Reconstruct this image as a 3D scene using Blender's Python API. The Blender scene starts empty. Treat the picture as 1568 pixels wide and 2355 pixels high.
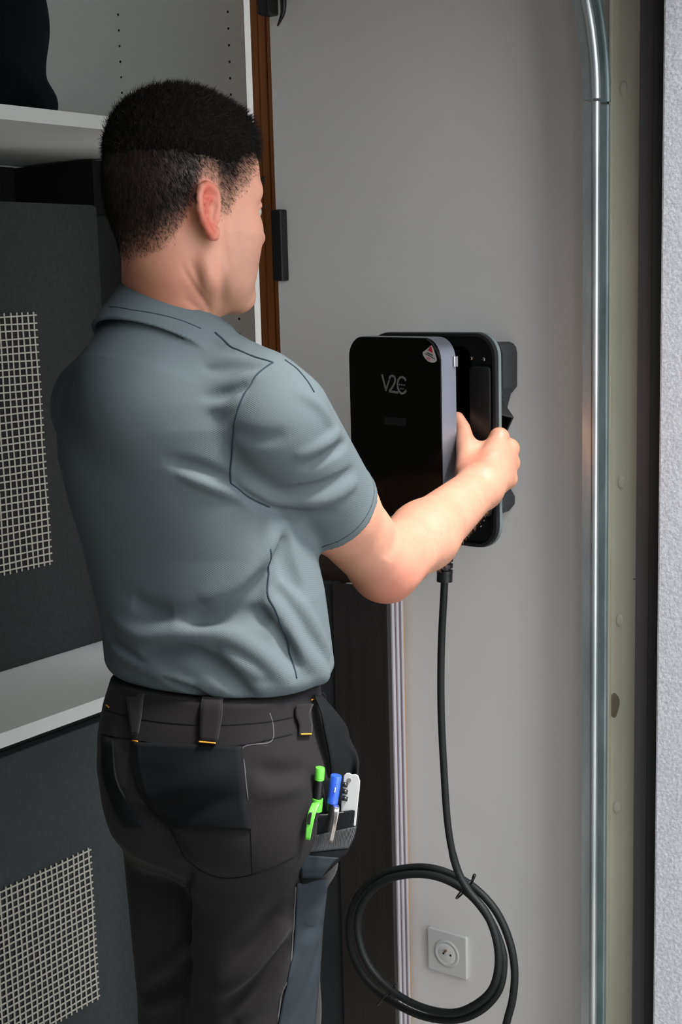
import bpy, bmesh, math, random
import numpy as np
from mathutils import Vector, Matrix
from mathutils.bvhtree import BVHTree
random.seed(7); RNG = np.random.default_rng(7)
sc = bpy.context.scene
C = sc.collection

# ------------------------------------------------------------------ camera
IW, IH, FPX = 1568.0, 2355.0, 3200.0
CAMH = 1.60
PITCH = math.atan(523/3200); ROLL = math.radians(1.52); AZ = math.radians(54.5)
Fh = np.array([-math.cos(AZ), math.sin(AZ), 0.0])        # horizontal view direction
Rh = np.array([math.sin(AZ), math.cos(AZ), 0.0])
fw = Fh*math.cos(PITCH) + np.array([0, 0, -math.sin(PITCH)])
u0 = np.cross(Rh, fw)
rt = Rh*math.cos(ROLL) - u0*math.sin(ROLL)
up = u0*math.cos(ROLL) + Rh*math.sin(ROLL)
CAM = np.array([0, 0, CAMH])
cam_d = bpy.data.cameras.new('camera'); cam = bpy.data.objects.new('camera', cam_d); C.objects.link(cam)
cam_d.sensor_fit = 'VERTICAL'; cam_d.sensor_height = 24; cam_d.lens = FPX/IH*24; cam_d.clip_start = .05
M4 = Matrix([[rt[i], up[i], -fw[i], CAM[i]] for i in range(3)] + [[0, 0, 0, 1]])
cam.matrix_world = M4
sc.camera = cam
def ray(px, py):
    return fw + rt*((px-IW/2)/FPX) - up*((py-IH/2)/FPX)
def V(px, py, H):                       # world point seen at a pixel, H metres ahead (horizontal)
    r = ray(px, py); return CAM + r*(H/np.dot(r, Fh))
def PY(px, py, y):                      # ... on the plane y = const
    r = ray(px, py); return CAM + r*(y/r[1])
def PX(px, py, x):
    r = ray(px, py); return CAM + r*(x/r[0])
def proj(p):
    d = np.asarray(p) - CAM; z = d@fw
    return (IW/2 + FPX*(d@rt)/z, IH/2 - FPX*(d@up)/z)

# ------------------------------------------------------------------ light, exposure
w = bpy.data.worlds.new('overcast_sky'); sc.world = w; w.use_nodes = True
bg = w.node_tree.nodes['Background']; bg.inputs[0].default_value = (.93, .965, 1.0, 1); bg.inputs[1].default_value = SKY = 3.2
sl = bpy.data.lights.new('sun', 'SUN'); so = bpy.data.objects.new('sun', sl); C.objects.link(so)
sl.energy = 5.4; sl.angle = math.radians(9); sl.color = (1, .97, .93)
SUNDIR = Vector((.50, .03, .86)).normalized()
so.rotation_euler = SUNDIR.to_track_quat('Z', 'Y').to_euler(); so.location = (3, -1, 4)
sc.view_settings.view_transform = 'Standard'; sc.view_settings.look = 'None'
sc.view_settings.gamma = 1; sc.view_settings.use_curve_mapping = False
sc.view_settings.exposure = 0.5

# ------------------------------------------------------------------ helpers
def srgb(r, g, b):
    f = lambda c: (c/255/12.92) if c/255 <= .04045 else ((c/255+.055)/1.055)**2.4
    return (f(r), f(g), f(b), 1)
MATS = {}
def mat(name, col, rough=.6, metal=0, spec=.5, noise=None, bump=None, wave=None, sss=0, coat=0, col2=None, nscale=6, nfac=.5, trans=0, stretch=None, sheen=0):
    m = bpy.data.materials.new(name); m.use_nodes = True; nt = m.node_tree; b = nt.nodes['Principled BSDF']
    b.inputs['Base Color'].default_value = col; b.inputs['Roughness'].default_value = rough
    b.inputs['Metallic'].default_value = metal; b.inputs['Specular IOR Level'].default_value = spec
    if coat: b.inputs['Coat Weight'].default_value = coat; b.inputs['Coat Roughness'].default_value = .08
    if sheen: b.inputs['Sheen Weight'].default_value = sheen
    if sss:
        b.inputs['Subsurface Weight'].default_value = sss; b.inputs['Subsurface Radius'].default_value = (1, .35, .2); b.inputs['Subsurface Scale'].default_value = .008
    if trans: b.inputs['Transmission Weight'].default_value = trans
    tc = nt.nodes.new('ShaderNodeTexCoord'); mp = nt.nodes.new('ShaderNodeMapping'); nt.links.new(tc.outputs['Object'], mp.inputs[0])
    if stretch: mp.inputs['Scale'].default_value = stretch
    if col2:
        n = nt.nodes.new('ShaderNodeTexNoise'); n.inputs['Scale'].default_value = nscale; n.inputs['Detail'].default_value = 6; n.inputs['Roughness'].default_value = .6
        r = nt.nodes.new('ShaderNodeValToRGB'); r.color_ramp.elements[0].position = .5-nfac/2; r.color_ramp.elements[1].position = .5+nfac/2
        r.color_ramp.elements[0].color = col; r.color_ramp.elements[1].color = col2
        nt.links.new(mp.outputs[0], n.inputs[0]); nt.links.new(n.outputs[0], r.inputs[0]); nt.links.new(r.outputs[0], b.inputs['Base Color'])
        m['ramp'] = 1
    if bump:
        sc_, st, dist = bump
        n = nt.nodes.new('ShaderNodeTexNoise'); n.inputs['Scale'].default_value = sc_; n.inputs['Detail'].default_value = 4
        bp = nt.nodes.new('ShaderNodeBump'); bp.inputs['Strength'].default_value = st; bp.inputs['Distance'].default_value = dist
        nt.links.new(mp.outputs[0], n.inputs[0]); nt.links.new(n.outputs[0], bp.inputs['Height']); nt.links.new(bp.outputs[0], b.inputs['Normal'])
    if wave:
        sc_, st, dist, rot = wave
        mp2 = nt.nodes.new('ShaderNodeMapping'); mp2.inputs['Rotation'].default_value = rot; nt.links.new(tc.outputs['Object'], mp2.inputs[0])
        wv = nt.nodes.new('ShaderNodeTexWave'); wv.inputs['Scale'].default_value = sc_; wv.inputs['Distortion'].default_value = .6; wv.inputs['Detail Scale'].default_value = 2
        bp = nt.nodes.new('ShaderNodeBump'); bp.inputs['Strength'].default_value = st; bp.inputs['Distance'].default_value = dist
        nt.links.new(mp2.outputs[0], wv.inputs[0]); nt.links.new(wv.outputs[0], bp.inputs['Height']); nt.links.new(bp.outputs[0], b.inputs['Normal'])
    MATS[name] = m
    return m
def link(name, me, m, parent=None, smooth=False):
    o = bpy.data.objects.new(name, me); C.objects.link(o)
    if m is not None: me.materials.append(m)
    if smooth: me.polygons.foreach_set('use_smooth', [True]*len(me.polygons))
    if parent is not None:
        o.parent = parent; o.matrix_parent_inverse = PINV.get(parent.name, Matrix.Identity(4))
    return o
PINV = {}
def tag(o, label=None, cat=None, group=None, kind=None):
    for k, v in (('label', label), ('category', cat), ('group', group), ('kind', kind)):
        if v: o[k] = v
    return o
def empty(name, loc, label=None, cat=None, group=None):
    o = bpy.data.objects.new(name, None); C.objects.link(o); o.location = loc; o.empty_display_size = .05
    PINV[o.name] = Matrix.Translation(-Vector(loc))
    return tag(o, label, cat, group)
class MB:
    def __init__(s): s.v = []; s.f = []
    def add(s, v, f):
        n = len(s.v); s.v += [tuple(map(float, p)) for p in v]; s.f += [tuple(i+n for i in q) for q in f]; return s
    def box(s, lo, hi, M=None):
        x0, y0, z0 = lo; x1, y1, z1 = hi
        v = [(x, y, z) for z in (z0, z1) for y in (y0, y1) for x in (x0, x1)]
        if M is not None: v = [tuple(M @ Vector(p)) for p in v]
        return s.add(v, [(0, 2, 3, 1), (4, 5, 7, 6), (0, 1, 5, 4), (2, 6, 7, 3), (0, 4, 6, 2), (1, 3, 7, 5)])
    def tube(s, pts, r, n=10, cap=True, flat=None):
        pts = [np.array(p, float) for p in pts]; N = len(pts)
        rs = r if hasattr(r, '__len__') else [r]*N
        T = [pts[min(i+1, N-1)]-pts[max(i-1, 0)] for i in range(N)]
        T = [t/(np.linalg.norm(t)+1e-12) for t in T]
        a = np.array([0, 0, 1.0]) if abs(T[0][2]) < .9 else np.array([1.0, 0, 0])
        vs = []
        for i in range(N):
            a = a - T[i]*(a@T[i]); a /= np.linalg.norm(a); b = np.cross(T[i], a)
            for k in range(n):
                t = 2*math.pi*k/n
                vs.append(pts[i] + rs[i]*(math.cos(t)*a + math.sin(t)*b*(flat or 1)))
        fs = [(i*n+k, i*n+(k+1) % n, (i+1)*n+(k+1) % n, (i+1)*n+k) for i in range(N-1) for k in range(n)]
        if cap: fs += [tuple(range(n))[::-1], tuple((N-1)*n+k for k in range(n))]
        return s.add(vs, fs)
    def prism(s, poly, d, M=None, both=True):       # poly in local xz, extruded along local y 0..d
        n = len(poly); v = [(p[0], 0, p[1]) for p in poly] + [(p[0], d, p[1]) for p in poly]
        if M is not None: v = [tuple(M @ Vector(p)) for p in v]
        f = [tuple(range(n)), tuple(range(2*n-1, n-1, -1))] + [(i, n+i, n+(i+1) % n, (i+1) % n) for i in range(n)]
        return s.add(v, f)
    def build(s, name, m, parent=None, smooth=False, bevel=0, seg=2, auto=None):
        me = bpy.data.meshes.new(name); me.from_pydata(s.v, [], s.f)
        bm = bmesh.new(); bm.from_mesh(me); bmesh.ops.recalc_face_normals(bm, faces=bm.faces); bm.to_mesh(me); bm.free()
        o = link(name, me, m, parent, smooth)
        if bevel:
            b = o.modifiers.new('bevel', 'BEVEL'); b.width = bevel; b.segments = seg; b.limit_method = 'ANGLE'; b.angle_limit = math.radians(40)
        if auto and smooth:
            me.set_sharp_from_angle(angle=math.radians(auto))
        return o
def rrect(x0, z0, x1, z1, r, n=7):
    out = []
    for cx, cz, a0 in ((x1-r, z1-r, 0), (x0+r, z1-r, 90), (x0+r, z0+r, 180), (x1-r, z0+r, 270)):
        for k in range(n+1):
            a = math.radians(a0+90*k/n); out.append((cx+r*math.cos(a), cz+r*math.sin(a)))
    return out
def struct(o): o['kind'] = 'structure'; return o
def catmull(P, n=8):
    P = [np.array(p, float) for p in P]; P = [2*P[0]-P[1]] + P + [2*P[-1]-P[-2]]; out = []
    for i in range(1, len(P)-2):
        for k in range(n):
            t = k/n; a, b, c, d = P[i-1], P[i], P[i+1], P[i+2]
            out.append(.5*((2*b)+(c-a)*t+(2*a-5*b+4*c-d)*t*t+(-a+3*b-3*c+d)*t**3))
    out.append(P[-2]); return out

# ------------------------------------------------------------------ materials
mat('white_paint', srgb(228, 226, 222), .75, col2=srgb(234, 232, 229), nscale=2.2, nfac=.4, bump=(300, .12, .0006))
mat('floor_concrete', srgb(84, 83, 81), .8, col2=srgb(100, 98, 95), nscale=4)
mat('dark_render', srgb(62, 62, 64), .9, bump=(150, .5, .003))
mat('raw_wall', srgb(92, 91, 89), .9, col2=srgb(104, 103, 100), nscale=3, bump=(60, .3, .003))
mat('paving', srgb(122, 121, 119), .85, col2=srgb(136, 134, 131), nscale=4)
mat('ceiling_white', srgb(205, 205, 203), .8)
mat('melamine', srgb(236, 238, 235), .45, bump=(90, .05, .0004))
mat('melamine_edge', srgb(205, 206, 203), .45)
mat('melamine_edge_dim', srgb(160, 161, 159), .45)  # edge melamine darkened to offset strong skylight on the front edge
mat('hole_dark', srgb(20, 20, 20), .9)
mat('oak', srgb(190, 118, 60), .5, col2=srgb(158, 90, 42), nscale=9, nfac=.45, stretch=(7, 7, .5))
mat('black_plastic', srgb(20, 20, 21), .45)
mat('black_satin', srgb(27, 28, 29), .38, spec=.4)
mat('black_gloss', srgb(4, 4, 4), .22, spec=.14)
mat('silver', srgb(150, 153, 164), .42, metal=.85)
mat('chrome', srgb(210, 210, 210), .15, metal=1)
mat('galvanised', srgb(214, 219, 219), .38, metal=.8, col2=srgb(168, 178, 178), nscale=22, nfac=.4, bump=(70, .15, .0006), stretch=(1, 1, .25))
mat('galvanised_dull', srgb(150, 166, 166), .5, metal=.5, col2=srgb(112, 128, 129), nscale=30, nfac=.4, stretch=(1, 1, .3))
mat('olive_metal', srgb(212, 210, 192), .6, col2=srgb(198, 196, 176), nscale=9, nfac=.5, stretch=(1, 1, .6))
mat('stain', srgb(128, 124, 104), .7, col2=srgb(104, 92, 70), nscale=60)
mat('grey_frame', srgb(88, 86, 87), .55)
mat('rubber', srgb(24, 25, 25), .7, bump=(200, .2, .0005))
mat('stucco', srgb(226, 228, 233), .9, col2=srgb(196, 198, 204), nscale=260, nfac=.25, bump=(190, .6, .002))
mat('felt', srgb(42, 42, 42), .95, spec=.15, col2=srgb(52, 52, 52), nscale=120, nfac=.5, bump=(500, .4, .001))
mat('felt_low', srgb(52, 55, 56), .95, spec=.15, col2=srgb(62, 65, 66), nscale=110, nfac=.5, bump=(500, .4, .001))
mat('dark_panel_gap', srgb(26, 26, 26), .8, spec=.2)  # dark boards; also colours fills for gaps that are only shade
mat('mesh_white', srgb(176, 172, 160), .7)
mat('dark_wood', srgb(34, 29, 29), .42, col2=srgb(50, 44, 44), nscale=5, nfac=.45, stretch=(14, 14, .7), bump=(8, .15, .003))
mat('panel_edge', srgb(196, 192, 196), .45)
mat('panel_edge_dark', srgb(108, 90, 100), .45)
mat('panel_edge_oak', srgb(196, 150, 104), .55)
mat('dark_fabric', srgb(14, 16, 22), .95, spec=.1, bump=(350, .3, .001))
mat('bracket_grey', srgb(68, 70, 73), .6, spec=.3)
mat('label_white', srgb(205, 206, 204), .6)
mat('print_dark', srgb(70, 70, 74), .7)
mat('print_red', srgb(190, 40, 50), .6)
mat('print_pink', srgb(214, 140, 160), .6)
mat('logo_grey', srgb(122, 123, 122), .5)
mat('film', srgb(60, 60, 62), .2)
mat('screen', srgb(9, 11, 22), .2)
mat('cable', srgb(26, 29, 29), .55, spec=.3)
mat('socket_plastic', srgb(216, 216, 214), .35)
mat('socket_bowl', srgb(230, 230, 228), .3)
mat('brass', srgb(150, 120, 90), .3, metal=.8)

# ================================================================== the setting
WY = 2.05                                   # plane of the charger wall
WL = -1.59                                  # its left end
WR = PY(1338, 1178, WY)[0]
def sbox(name, lo, hi, m, **k): return struct(MB().box(lo, hi).build(name, MATS[m], **k))
sbox('floor', (-2.6, -3.2, -.1), (-.78, 2.6, 0), 'floor_concrete')
sbox('wall_back', (WL, WY, 0), (-.86, WY+.2, 2.5), 'white_paint')
sbox('wall_left', (-2.6, -3.2, 0), (-2.48, 2.6, 2.5), 'raw_wall')
sbox('wall_rear', (-2.48, -3.2, 0), (-.8, -3.08, 2.5), 'raw_wall')
sbox('wall_niche', (-2.48, 2.5, 0), (WL, 2.6, 2.5), 'white_paint')
sbox('ceiling', (-2.6, -3.2, 2.5), (-.68, 2.6, 2.6), 'raw_wall')
sbox('wall_front', (-.80, -3.2, 0), (-.68, -.25, 2.5), 'dark_render')
sbox('wall_shade_added', (-.68, -1.05, 0), (2.6, -.9, 3.7), 'dark_render')  # unseen wall, added to keep sky light off the man's back
sbox('wall_lintel', (-.80, -.25, 2.09), (-.68, 1.92, 2.5), 'stucco')
sx = PY(1512, 1178, 1.955)[0]
sbox('wall_right', (sx, 1.955, 0), (1.6, 2.3, 2.9), 'stucco', bevel=.004)
tag(struct(MB().box((-.78, -6, -.12), (6, 8, -.02)).build('ground', MATS['paving'])))

# garage door opening: metal side frame, seal, tracks
def pyx(px, y, py=1178): return PY(px, py, y)[0]
fr = empty('trim_1', (pyx(1430, 2.02), 2.02, 0)); fr['kind'] = 'structure'
x0, x1 = pyx(1396, 2.03), pyx(1484, 2.03)
MB().box((x0, 2.03, 0), (x1, 2.06, 2.5)).build('frame_profile', MATS['olive_metal'], fr, bevel=.002)
MB().box((pyx(1395, 2.02), 2.02, 0), (pyx(1402, 2.02), 2.05, 2.5)).build('frame_lip', MATS['olive_metal'], fr, bevel=.001)
for px, py, sx_, sz_ in ((1434, 204, .0062, .0115), (1429, 1109, .0062, .0105), (1425, 1427, .0062, .0105), (1418, 1857, .0062, .0105)):
    p = PY(px, py, 2.03); b = MB(); n = 20
    rings = [(1.0, .0), (.96, -.0016), (.8, -.0026), (.5, -.003)]
    vs = [(p[0]+sx_*s*math.cos(2*math.pi*k/n), 2.0302+d, p[2]+sz_*s*math.sin(2*math.pi*k/n)) for s, d in rings for k in range(n)]
    fs = [(i*n+k, i*n+(k+1) % n, (i+1)*n+(k+1) % n, (i+1)*n+k) for i in range(3) for k in range(n)] + [tuple(3*n+k for k in range(n))]
    b.add(vs, fs).build('plug', MATS['olive_metal'], fr, smooth=True)
p = PY(1412, 1622, 2.03); b = MB()
b.prism([(p[0]+.009*math.cos(a)*(1+.25*math.sin(2*a)), p[2]+.021*math.sin(a)) for a in np.linspace(0, 2*math.pi, 22)[:-1]], .0012, Matrix.Translation((0, 2.0292, 0)))
b.build('dried_glue', MATS['stain'], fr)
p = PY(1466, 1338, 2.03)
MB().tube([p+np.array([-.007, 0, .004]), p+np.array([0, 0, .003]), p+np.array([.003, 0, -.004]), p+np.array([.006, 0, -.008])], .0011, 6).build('scratch', MATS['stain'], fr)
sl_ = empty('trim_2', (pyx(1495, 1.99), 1.99, 0)); sl_['kind'] = 'structure'
MB().box((x1-.001, 1.995, 0), (pyx(1496, 1.995), 2.05, 2.5)).build('frame_edge', MATS['grey_frame'], sl_, bevel=.001)
MB().box((pyx(1493, 1.97), 1.966, 0), (sx+.002, 2.04, 2.5)).build('rubber_seal', MATS['rubber'], sl_, bevel=.002)

def sweep(path, prof):                       # path in xz (y ignored), prof = polygon in (normal, y)
    b = MB(); n = len(prof); N = len(path); vs = []
    for i, p in enumerate(path):
        t = np.array(path[min(i+1, N-1)], float)-np.array(path[max(i-1, 0)], float); t /= np.linalg.norm(t)
        nx, nz = t[2], -t[0]                 # pointing to +x for an upward path
        for o_, y in prof: vs.append((p[0]+nx*o_, y, p[2]+nz*o_))
    fs = [(i*n+k, i*n+(k+1) % n, (i+1)*n+(k+1) % n, (i+1)*n+k) for i in range(N-1) for k in range(n)]
    fs += [tuple(range(n)), tuple((N-1)*n+k for k in range(n))[::-1]]
    return b.add(vs, fs)
def cprof(c, r, y, a0=-200, a1=60, n=14, th=.0014):  # C-lip profile around (c, y)
    A = [math.radians(a0+(a1-a0)*k/n) for k in range(n+1)]
    return [(c+r*math.cos(a), y+r*math.sin(a)) for a in A] + [(c+(r-th)*math.cos(a), y+(r-th)*math.sin(a)) for a in A[::-1]]
def track(name, yy, pxl, pxs, pxr, zj, R, label, m1, m2, rr):
    o = empty(name, (pyx(pxr, yy), yy, 0), label, 'rail', 'door tracks by the opening')
    xa, xs, xc = pyx(pxl, yy), pyx(pxs, yy), pyx(pxr, yy)
    st = [(0, 0, 0), (0, 0, zj-.004)]
    cu = [(-R*(1-math.cos(a)), 0, zj+R*math.sin(a)) for a in np.linspace(0, math.pi/2, 40)] + [(-R-.6, 0, zj+R)]
    cu = [q for q in cu if q[2] < 2.46]
    for nm, path, ex in (('straight_track', st, 0), ('curved_track', cu, .0012)):
        base = [(xc+q[0], 0, q[2]) for q in path]
        MBs = sweep(base, cprof(0, rr+ex, yy)); k = MBs.build(nm, MATS[m1], o, smooth=True, auto=35)
        w = xc-xa
        s2 = sweep(base, [(-w-ex, yy-.004), (-rr*.3, yy-.004), (-rr*.3, yy-.0025), (-w+.0015, yy-.0025), (-w+.0015, yy+.03), (-w-ex, yy+.03)])
        s2.build('track_web', MATS[m2], k)
    return o
zj = PY(1363, 228, 1.97)[2]; zj2 = PY(1380, 236, 2.0)[2]
track('door_track', 1.97, 1341, 1352, 1367, zj, .62, 'shiny galvanised door track nearest the white wall, curving away at the top', 'galvanised', 'galvanised', .0062)
track('door_track', 2.0, 1376, 1384, 1392, zj2, .72, 'duller blue-grey galvanised door track beside the olive metal frame', 'galvanised_dull', 'galvanised_dull', .004)

# wood door edge left of the white wall
dr = empty('door_1', (-1.66, 2.1, 0)); dr['kind'] = 'structure'
def pyx0(px, y): return PY(px, 400, y)[0]
for a, c, y in ((590, 604, 2.10), (604, 621, 2.085), (622.5, 642, 2.08)):
    MB().box((pyx0(a, y), y, 0), (pyx0(c, y), y+.06, 2.4)).build('door_stile', MATS['oak'], dr, bevel=.002)
MB().box((pyx0(588, 2.14), 2.14, 0), (WL, 2.2, 2.4)).build('door_leaf', MATS['oak'], dr)
p, q = PY(633, 483, 2.045), PY(659, 646, 2.045)
h_ = MB().box((p[0], 2.03, q[2]), (p[0]+.022, 2.08, p[2])).build('door_handle', MATS['black_plastic'], dr, bevel=.003)
p, q = PY(612, -60, 2.05), PY(640, 36, 2.05)
h_ = MB().box((p[0], 2.02, q[2]), (q[0], 2.08, p[2])).build('door_latch', MATS['black_plastic'], dr, bevel=.003)
b = MB(); pts = [PY(638, -40, 2.03), PY(650, -10, 2.03), PY(651, 25, 2.03), PY(645, 45, 2.03), PY(638, 60, 2.03)]
b.tube(catmull(pts, 5), list(np.linspace(.008, .0015, 21)), 8).build('latch_hook', MATS['black_plastic'], h_, smooth=True)

# ================================================================== fitted shelving at the left
su = empty('shelving_unit', (-2.13, 1.5, 0), 'tall grey-white shelving unit with rows of peg holes along the left wall', 'shelving')
CF, CB = -1.81, -2.46
sp = MB().box((CB, 2.25, 0), (CF, 2.268, 2.42)).build('side_panel', MATS['melamine'], su, bevel=.0006)
MB().box((CF, 2.2495, 0), (CF+.0012, 2.2685, 2.42)).build('edge_band', MATS['melamine_edge_dim'], sp)
sp2 = MB().box((CB, .35, 0), (CF, .368, 2.42)).build('side_panel', MATS['melamine'], su)
MB().box((CB-.012, .35, 0), (CB, 2.268, 2.42)).build('back_panel', MATS['melamine'], su)
MB().box((CB, .368, 2.40), (CF, 2.25, 2.42)).build('top_panel', MATS['melamine'], su)
hb = MB()
for px in (528, 277):
    xh = PY(px, 142, 2.25)[0]; z0 = PY(px, 142, 2.25)[2]
    k = -62
    while z0 + k*.032 < 2.38:
        z = z0+k*.032; k += 1
        if z < .06: continue
        hb.prism([(xh+.0026*math.cos(a), z+.0026*math.sin(a)) for a in np.linspace(0, 2*math.pi, 9)[:-1]], .0006, Matrix.Translation((0, 2.2495, 0)))
tag(hb.build('peg_holes', MATS['hole_dark'], sp), kind='stuff')
zs = PX(130, 254, CF)[2]
for zt, th, nm in ((zs, .024, None), (PX(0, 1687, CF)[2], .026, None)):
    s_ = MB().box((CB, .368, zt-th), (CF, 2.25, zt)).build('shelf', MATS['melamine'], su, bevel=.0006)
    MB().box((CF, .368, zt-th), (CF+.0012, 2.25, zt)).build('edge_band', MATS['melamine_edge'], s_)
ZS1, ZS2 = zs, PX(0, 1687, CF)[2]

# dark boards standing in the unit, plus dark fills where gaps lie in shade
xb = -2.11
zt = PX(0, 463, xb)[2]; ye = PX(228, 600, xb)[1]
MB().prism(rrect(.45, ZS2+.001, ye, zt, .012, 4), .03, Matrix.Translation((xb, 0, 0)) @ Matrix.Rotation(math.pi/2, 4, 'Z')).build('board', None)
o = bpy.data.objects['board']; o.data.materials.append(MATS['felt']); o.name = 'felt_board'
tag(o, 'large dark grey felt board standing on the lower white shelf', 'board', 'dark felt boards in the shelving')
MB().box((xb-.075, ye+.004, ZS2+.001), (xb-.01, ye+.085, zt-.02)).build('gap_filler', MATS['dark_panel_gap'], bevel=.003)  # black fill in place of the shade in the gap past the board
tag(bpy.data.objects['gap_filler'], 'narrow black box beside the felt board behind the man\'s neck', 'box')
MB().box((CB+.01, 2.20, ZS2+.001), (-2.20, 2.243, ZS1-.03)).build('dark_lining', MATS['dark_panel_gap'])
tag(bpy.data.objects['dark_lining'], 'dark upright panel leaning in the corner under the upper shelf', 'panel')
MB().box((CB+.005, .5, ZS2+.001), (CB+.03, 2.185, ZS1-.03)).build('dark_backing', MATS['dark_panel_gap'])
tag(bpy.data.objects['dark_backing'], 'wide dark backing board behind the felt board under the upper shelf', 'panel')
xl = -2.05
zt2 = PX(0, 1745, xl)[2]
MB().box((xl-.03, .45, .002), (xl, 2.22, zt2)).build('felt_board', MATS['felt_low'], bevel=.003)
tag(bpy.data.objects['felt_board.001'], 'lighter grey felt board below the lower white shelf', 'board', 'dark felt boards in the shelving')
MB().box((xl-.07, .45, zt2-.06), (xl-.034, 2.22, ZS2-.03)).build('shelf_gap_shade', MATS['dark_panel_gap'])  # dark strip added for the shadow under the shelf
tag(bpy.data.objects['shelf_gap_shade'], 'black strip standing in for the shadow gap right under the lower shelf', 'rail')

def mesh_patch(xp, ytop_px, label, zb=None, y_in=.7, dy=.0150, dz=.0146, r=.0019, lean=0):
    p = PX(ytop_px[0], ytop_px[1], xp); yr, zt = p[1], p[2]
    b = MB(); ny = int((yr-y_in)/dy); nz = int((zt-zb)/dz); ph = RNG.random(200)*6
    for i in range(ny+1):
        y = yr-.003-i*dy
        pts = [(xp+.0012*math.sin(i*math.pi+k*math.pi), y+.0010*math.sin(k*.37+ph[i % 200])+lean*(zt-(zt+.004-k*dz)), zt+.004-k*dz) for k in range(nz+2)]
        b.tube(pts, r, 5, cap=False)
    for k in range(nz+1):
        z = zt-.003-k*dz
        pts = [(xp-.0012*math.sin(i*math.pi+k*math.pi), yr+.004-i*dy*1.0+lean*(zt-z), z+.0009*math.sin(i*.33+ph[(k+50) % 200])) for i in range(ny+1)]
        b.tube(pts, r*.85, 5, cap=False)
    o = b.build('wire_mesh', MATS['mesh_white']); tag(o, label, 'mesh', 'white mesh patches on the felt boards')
    return o
mesh_patch(xb+.005, (80, 722), 'white square-weave mesh patch on the upper felt board', zb=PX(100, 1303, xb)[2], y_in=1.2, lean=.006)
mesh_patch(xl+.006, (206, 1953), 'white square-weave mesh patch on the lower felt board', zb=.12, y_in=.9, dy=.0150, dz=.0142, r=.0021)

# boards in front of the white wall
yb = 1.985
xr = PY(898, 1800, yb)[0]; xm = PY(776, 1800, yb)[0]
b1 = empty('wood_board', (xr-.1, yb+.01, 0), 'dark brown wood-grain board wrapped in clear film, leaning at the white wall', 'board')
ztb = PY(790, 1345, yb)[2]
MB().box((xm, yb, 0), (xr, yb+.012, ztb)).build('panel', MATS['dark_wood'], b1, bevel=.0008)
for i, (m, dx, t) in enumerate((('panel_edge', .002, .0075), ('panel_edge_dark', -.001, .008), ('panel_edge', .0015, .007), ('panel_edge_dark', .0, .006), ('panel_edge', .001, .0065), ('panel_edge_oak', -.002, .006))):
    y0 = yb+.0135+i*.0078
    MB().box((xm+.02, y0, 0), (xr+dx, y0+t, ztb-.004*i)).build('backing_sheet', MATS[m], b1, bevel=.0008)
o = MB().box((xm-.35, yb+.006, 0), (xm-.003, yb+.03, ztb-.002)).build('grey_board', MATS['felt_low'], bevel=.001)
tag(o, 'plain dark grey board left of the brown wood-grain board, behind the man\'s thigh', 'board')
o = MB().box((xm-.1, yb+.034, 0), (xm+.016, yb+.05, ztb+.055)).build('brown_board', MATS['dark_wood'], bevel=.001)
bpy.data.objects['backing_sheet']
tag(o, 'taller dark brown board behind the others, its top just under the forearm', 'board')
o.location = (0, 0, 0)
o.data.materials[0] = mat('brown_board', srgb(58, 42, 36), .6)

# ================================================================== socket
sc_ = PY(1031, 2190, WY-.001); s = .041
so_ = empty('wall_socket', tuple(sc_), 'square white wall socket near the floor inside the coiled cable', 'socket')
M = Matrix.Translation(Vector((sc_[0], WY, sc_[2])))
MB().prism(rrect(-s, -s, s, s, .003, 3), -.007, M).build('cover_plate', MATS['socket_plastic'], so_, bevel=.0015)
n = 32; b = MB(); vs = []; fs = []
prof = [(.0265, -.0072), (.0262, -.0082), (.0225, -.0082), (.0205, -.0075), (.019, -.0071)]
for r_, y in prof: vs += [(r_*math.cos(2*math.pi*k/n), y, r_*math.sin(2*math.pi*k/n)) for k in range(n)]
fs = [(i*n+k, i*n+(k+1) % n, (i+1)*n+(k+1) % n, (i+1)*n+k) for i in range(4) for k in range(n)]
b.add([tuple(M @ Vector(v)) for v in vs], fs).build('collar_ring', MATS['socket_plastic'], so_, smooth=True)
b = MB(); vs = []; prof = [(.0208, -.0078), (.019, -.0071), (.0185, -.0073), (.0001, -.0073)]
for r_, y in prof: vs += [(r_*math.cos(2*math.pi*k/n), y-.0006, r_*math.sin(2*math.pi*k/n)) for k in range(n)]
b.add([tuple(M @ Vector(v)) for v in vs], [(i*n+k, i*n+(k+1) % n, (i+1)*n+(k+1) % n, (i+1)*n+k) for i in range(3) for k in range(n)]).build('socket_face', MATS['socket_bowl'], so_, smooth=True)
MB().tube([M @ Vector((-.001, -.007, .006)), M @ Vector((-.001, -.013, .006))], .0024, 10).build('earth_pin', MATS['brass'], so_)
for dx in (-.0065, .0085): MB().tube([M @ Vector((dx, -.0073, -.001)), M @ Vector((dx, -.0082, -.001))], .0022, 10).build('pin_hole', MATS['hole_dark'], so_)

# ================================================================== wall charger
ch = empty('wall_charger', (-1.17, 1.87, 1.2), 'black wall charger with silver rim, its glass cover swung open, held by the man', 'charger')
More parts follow.
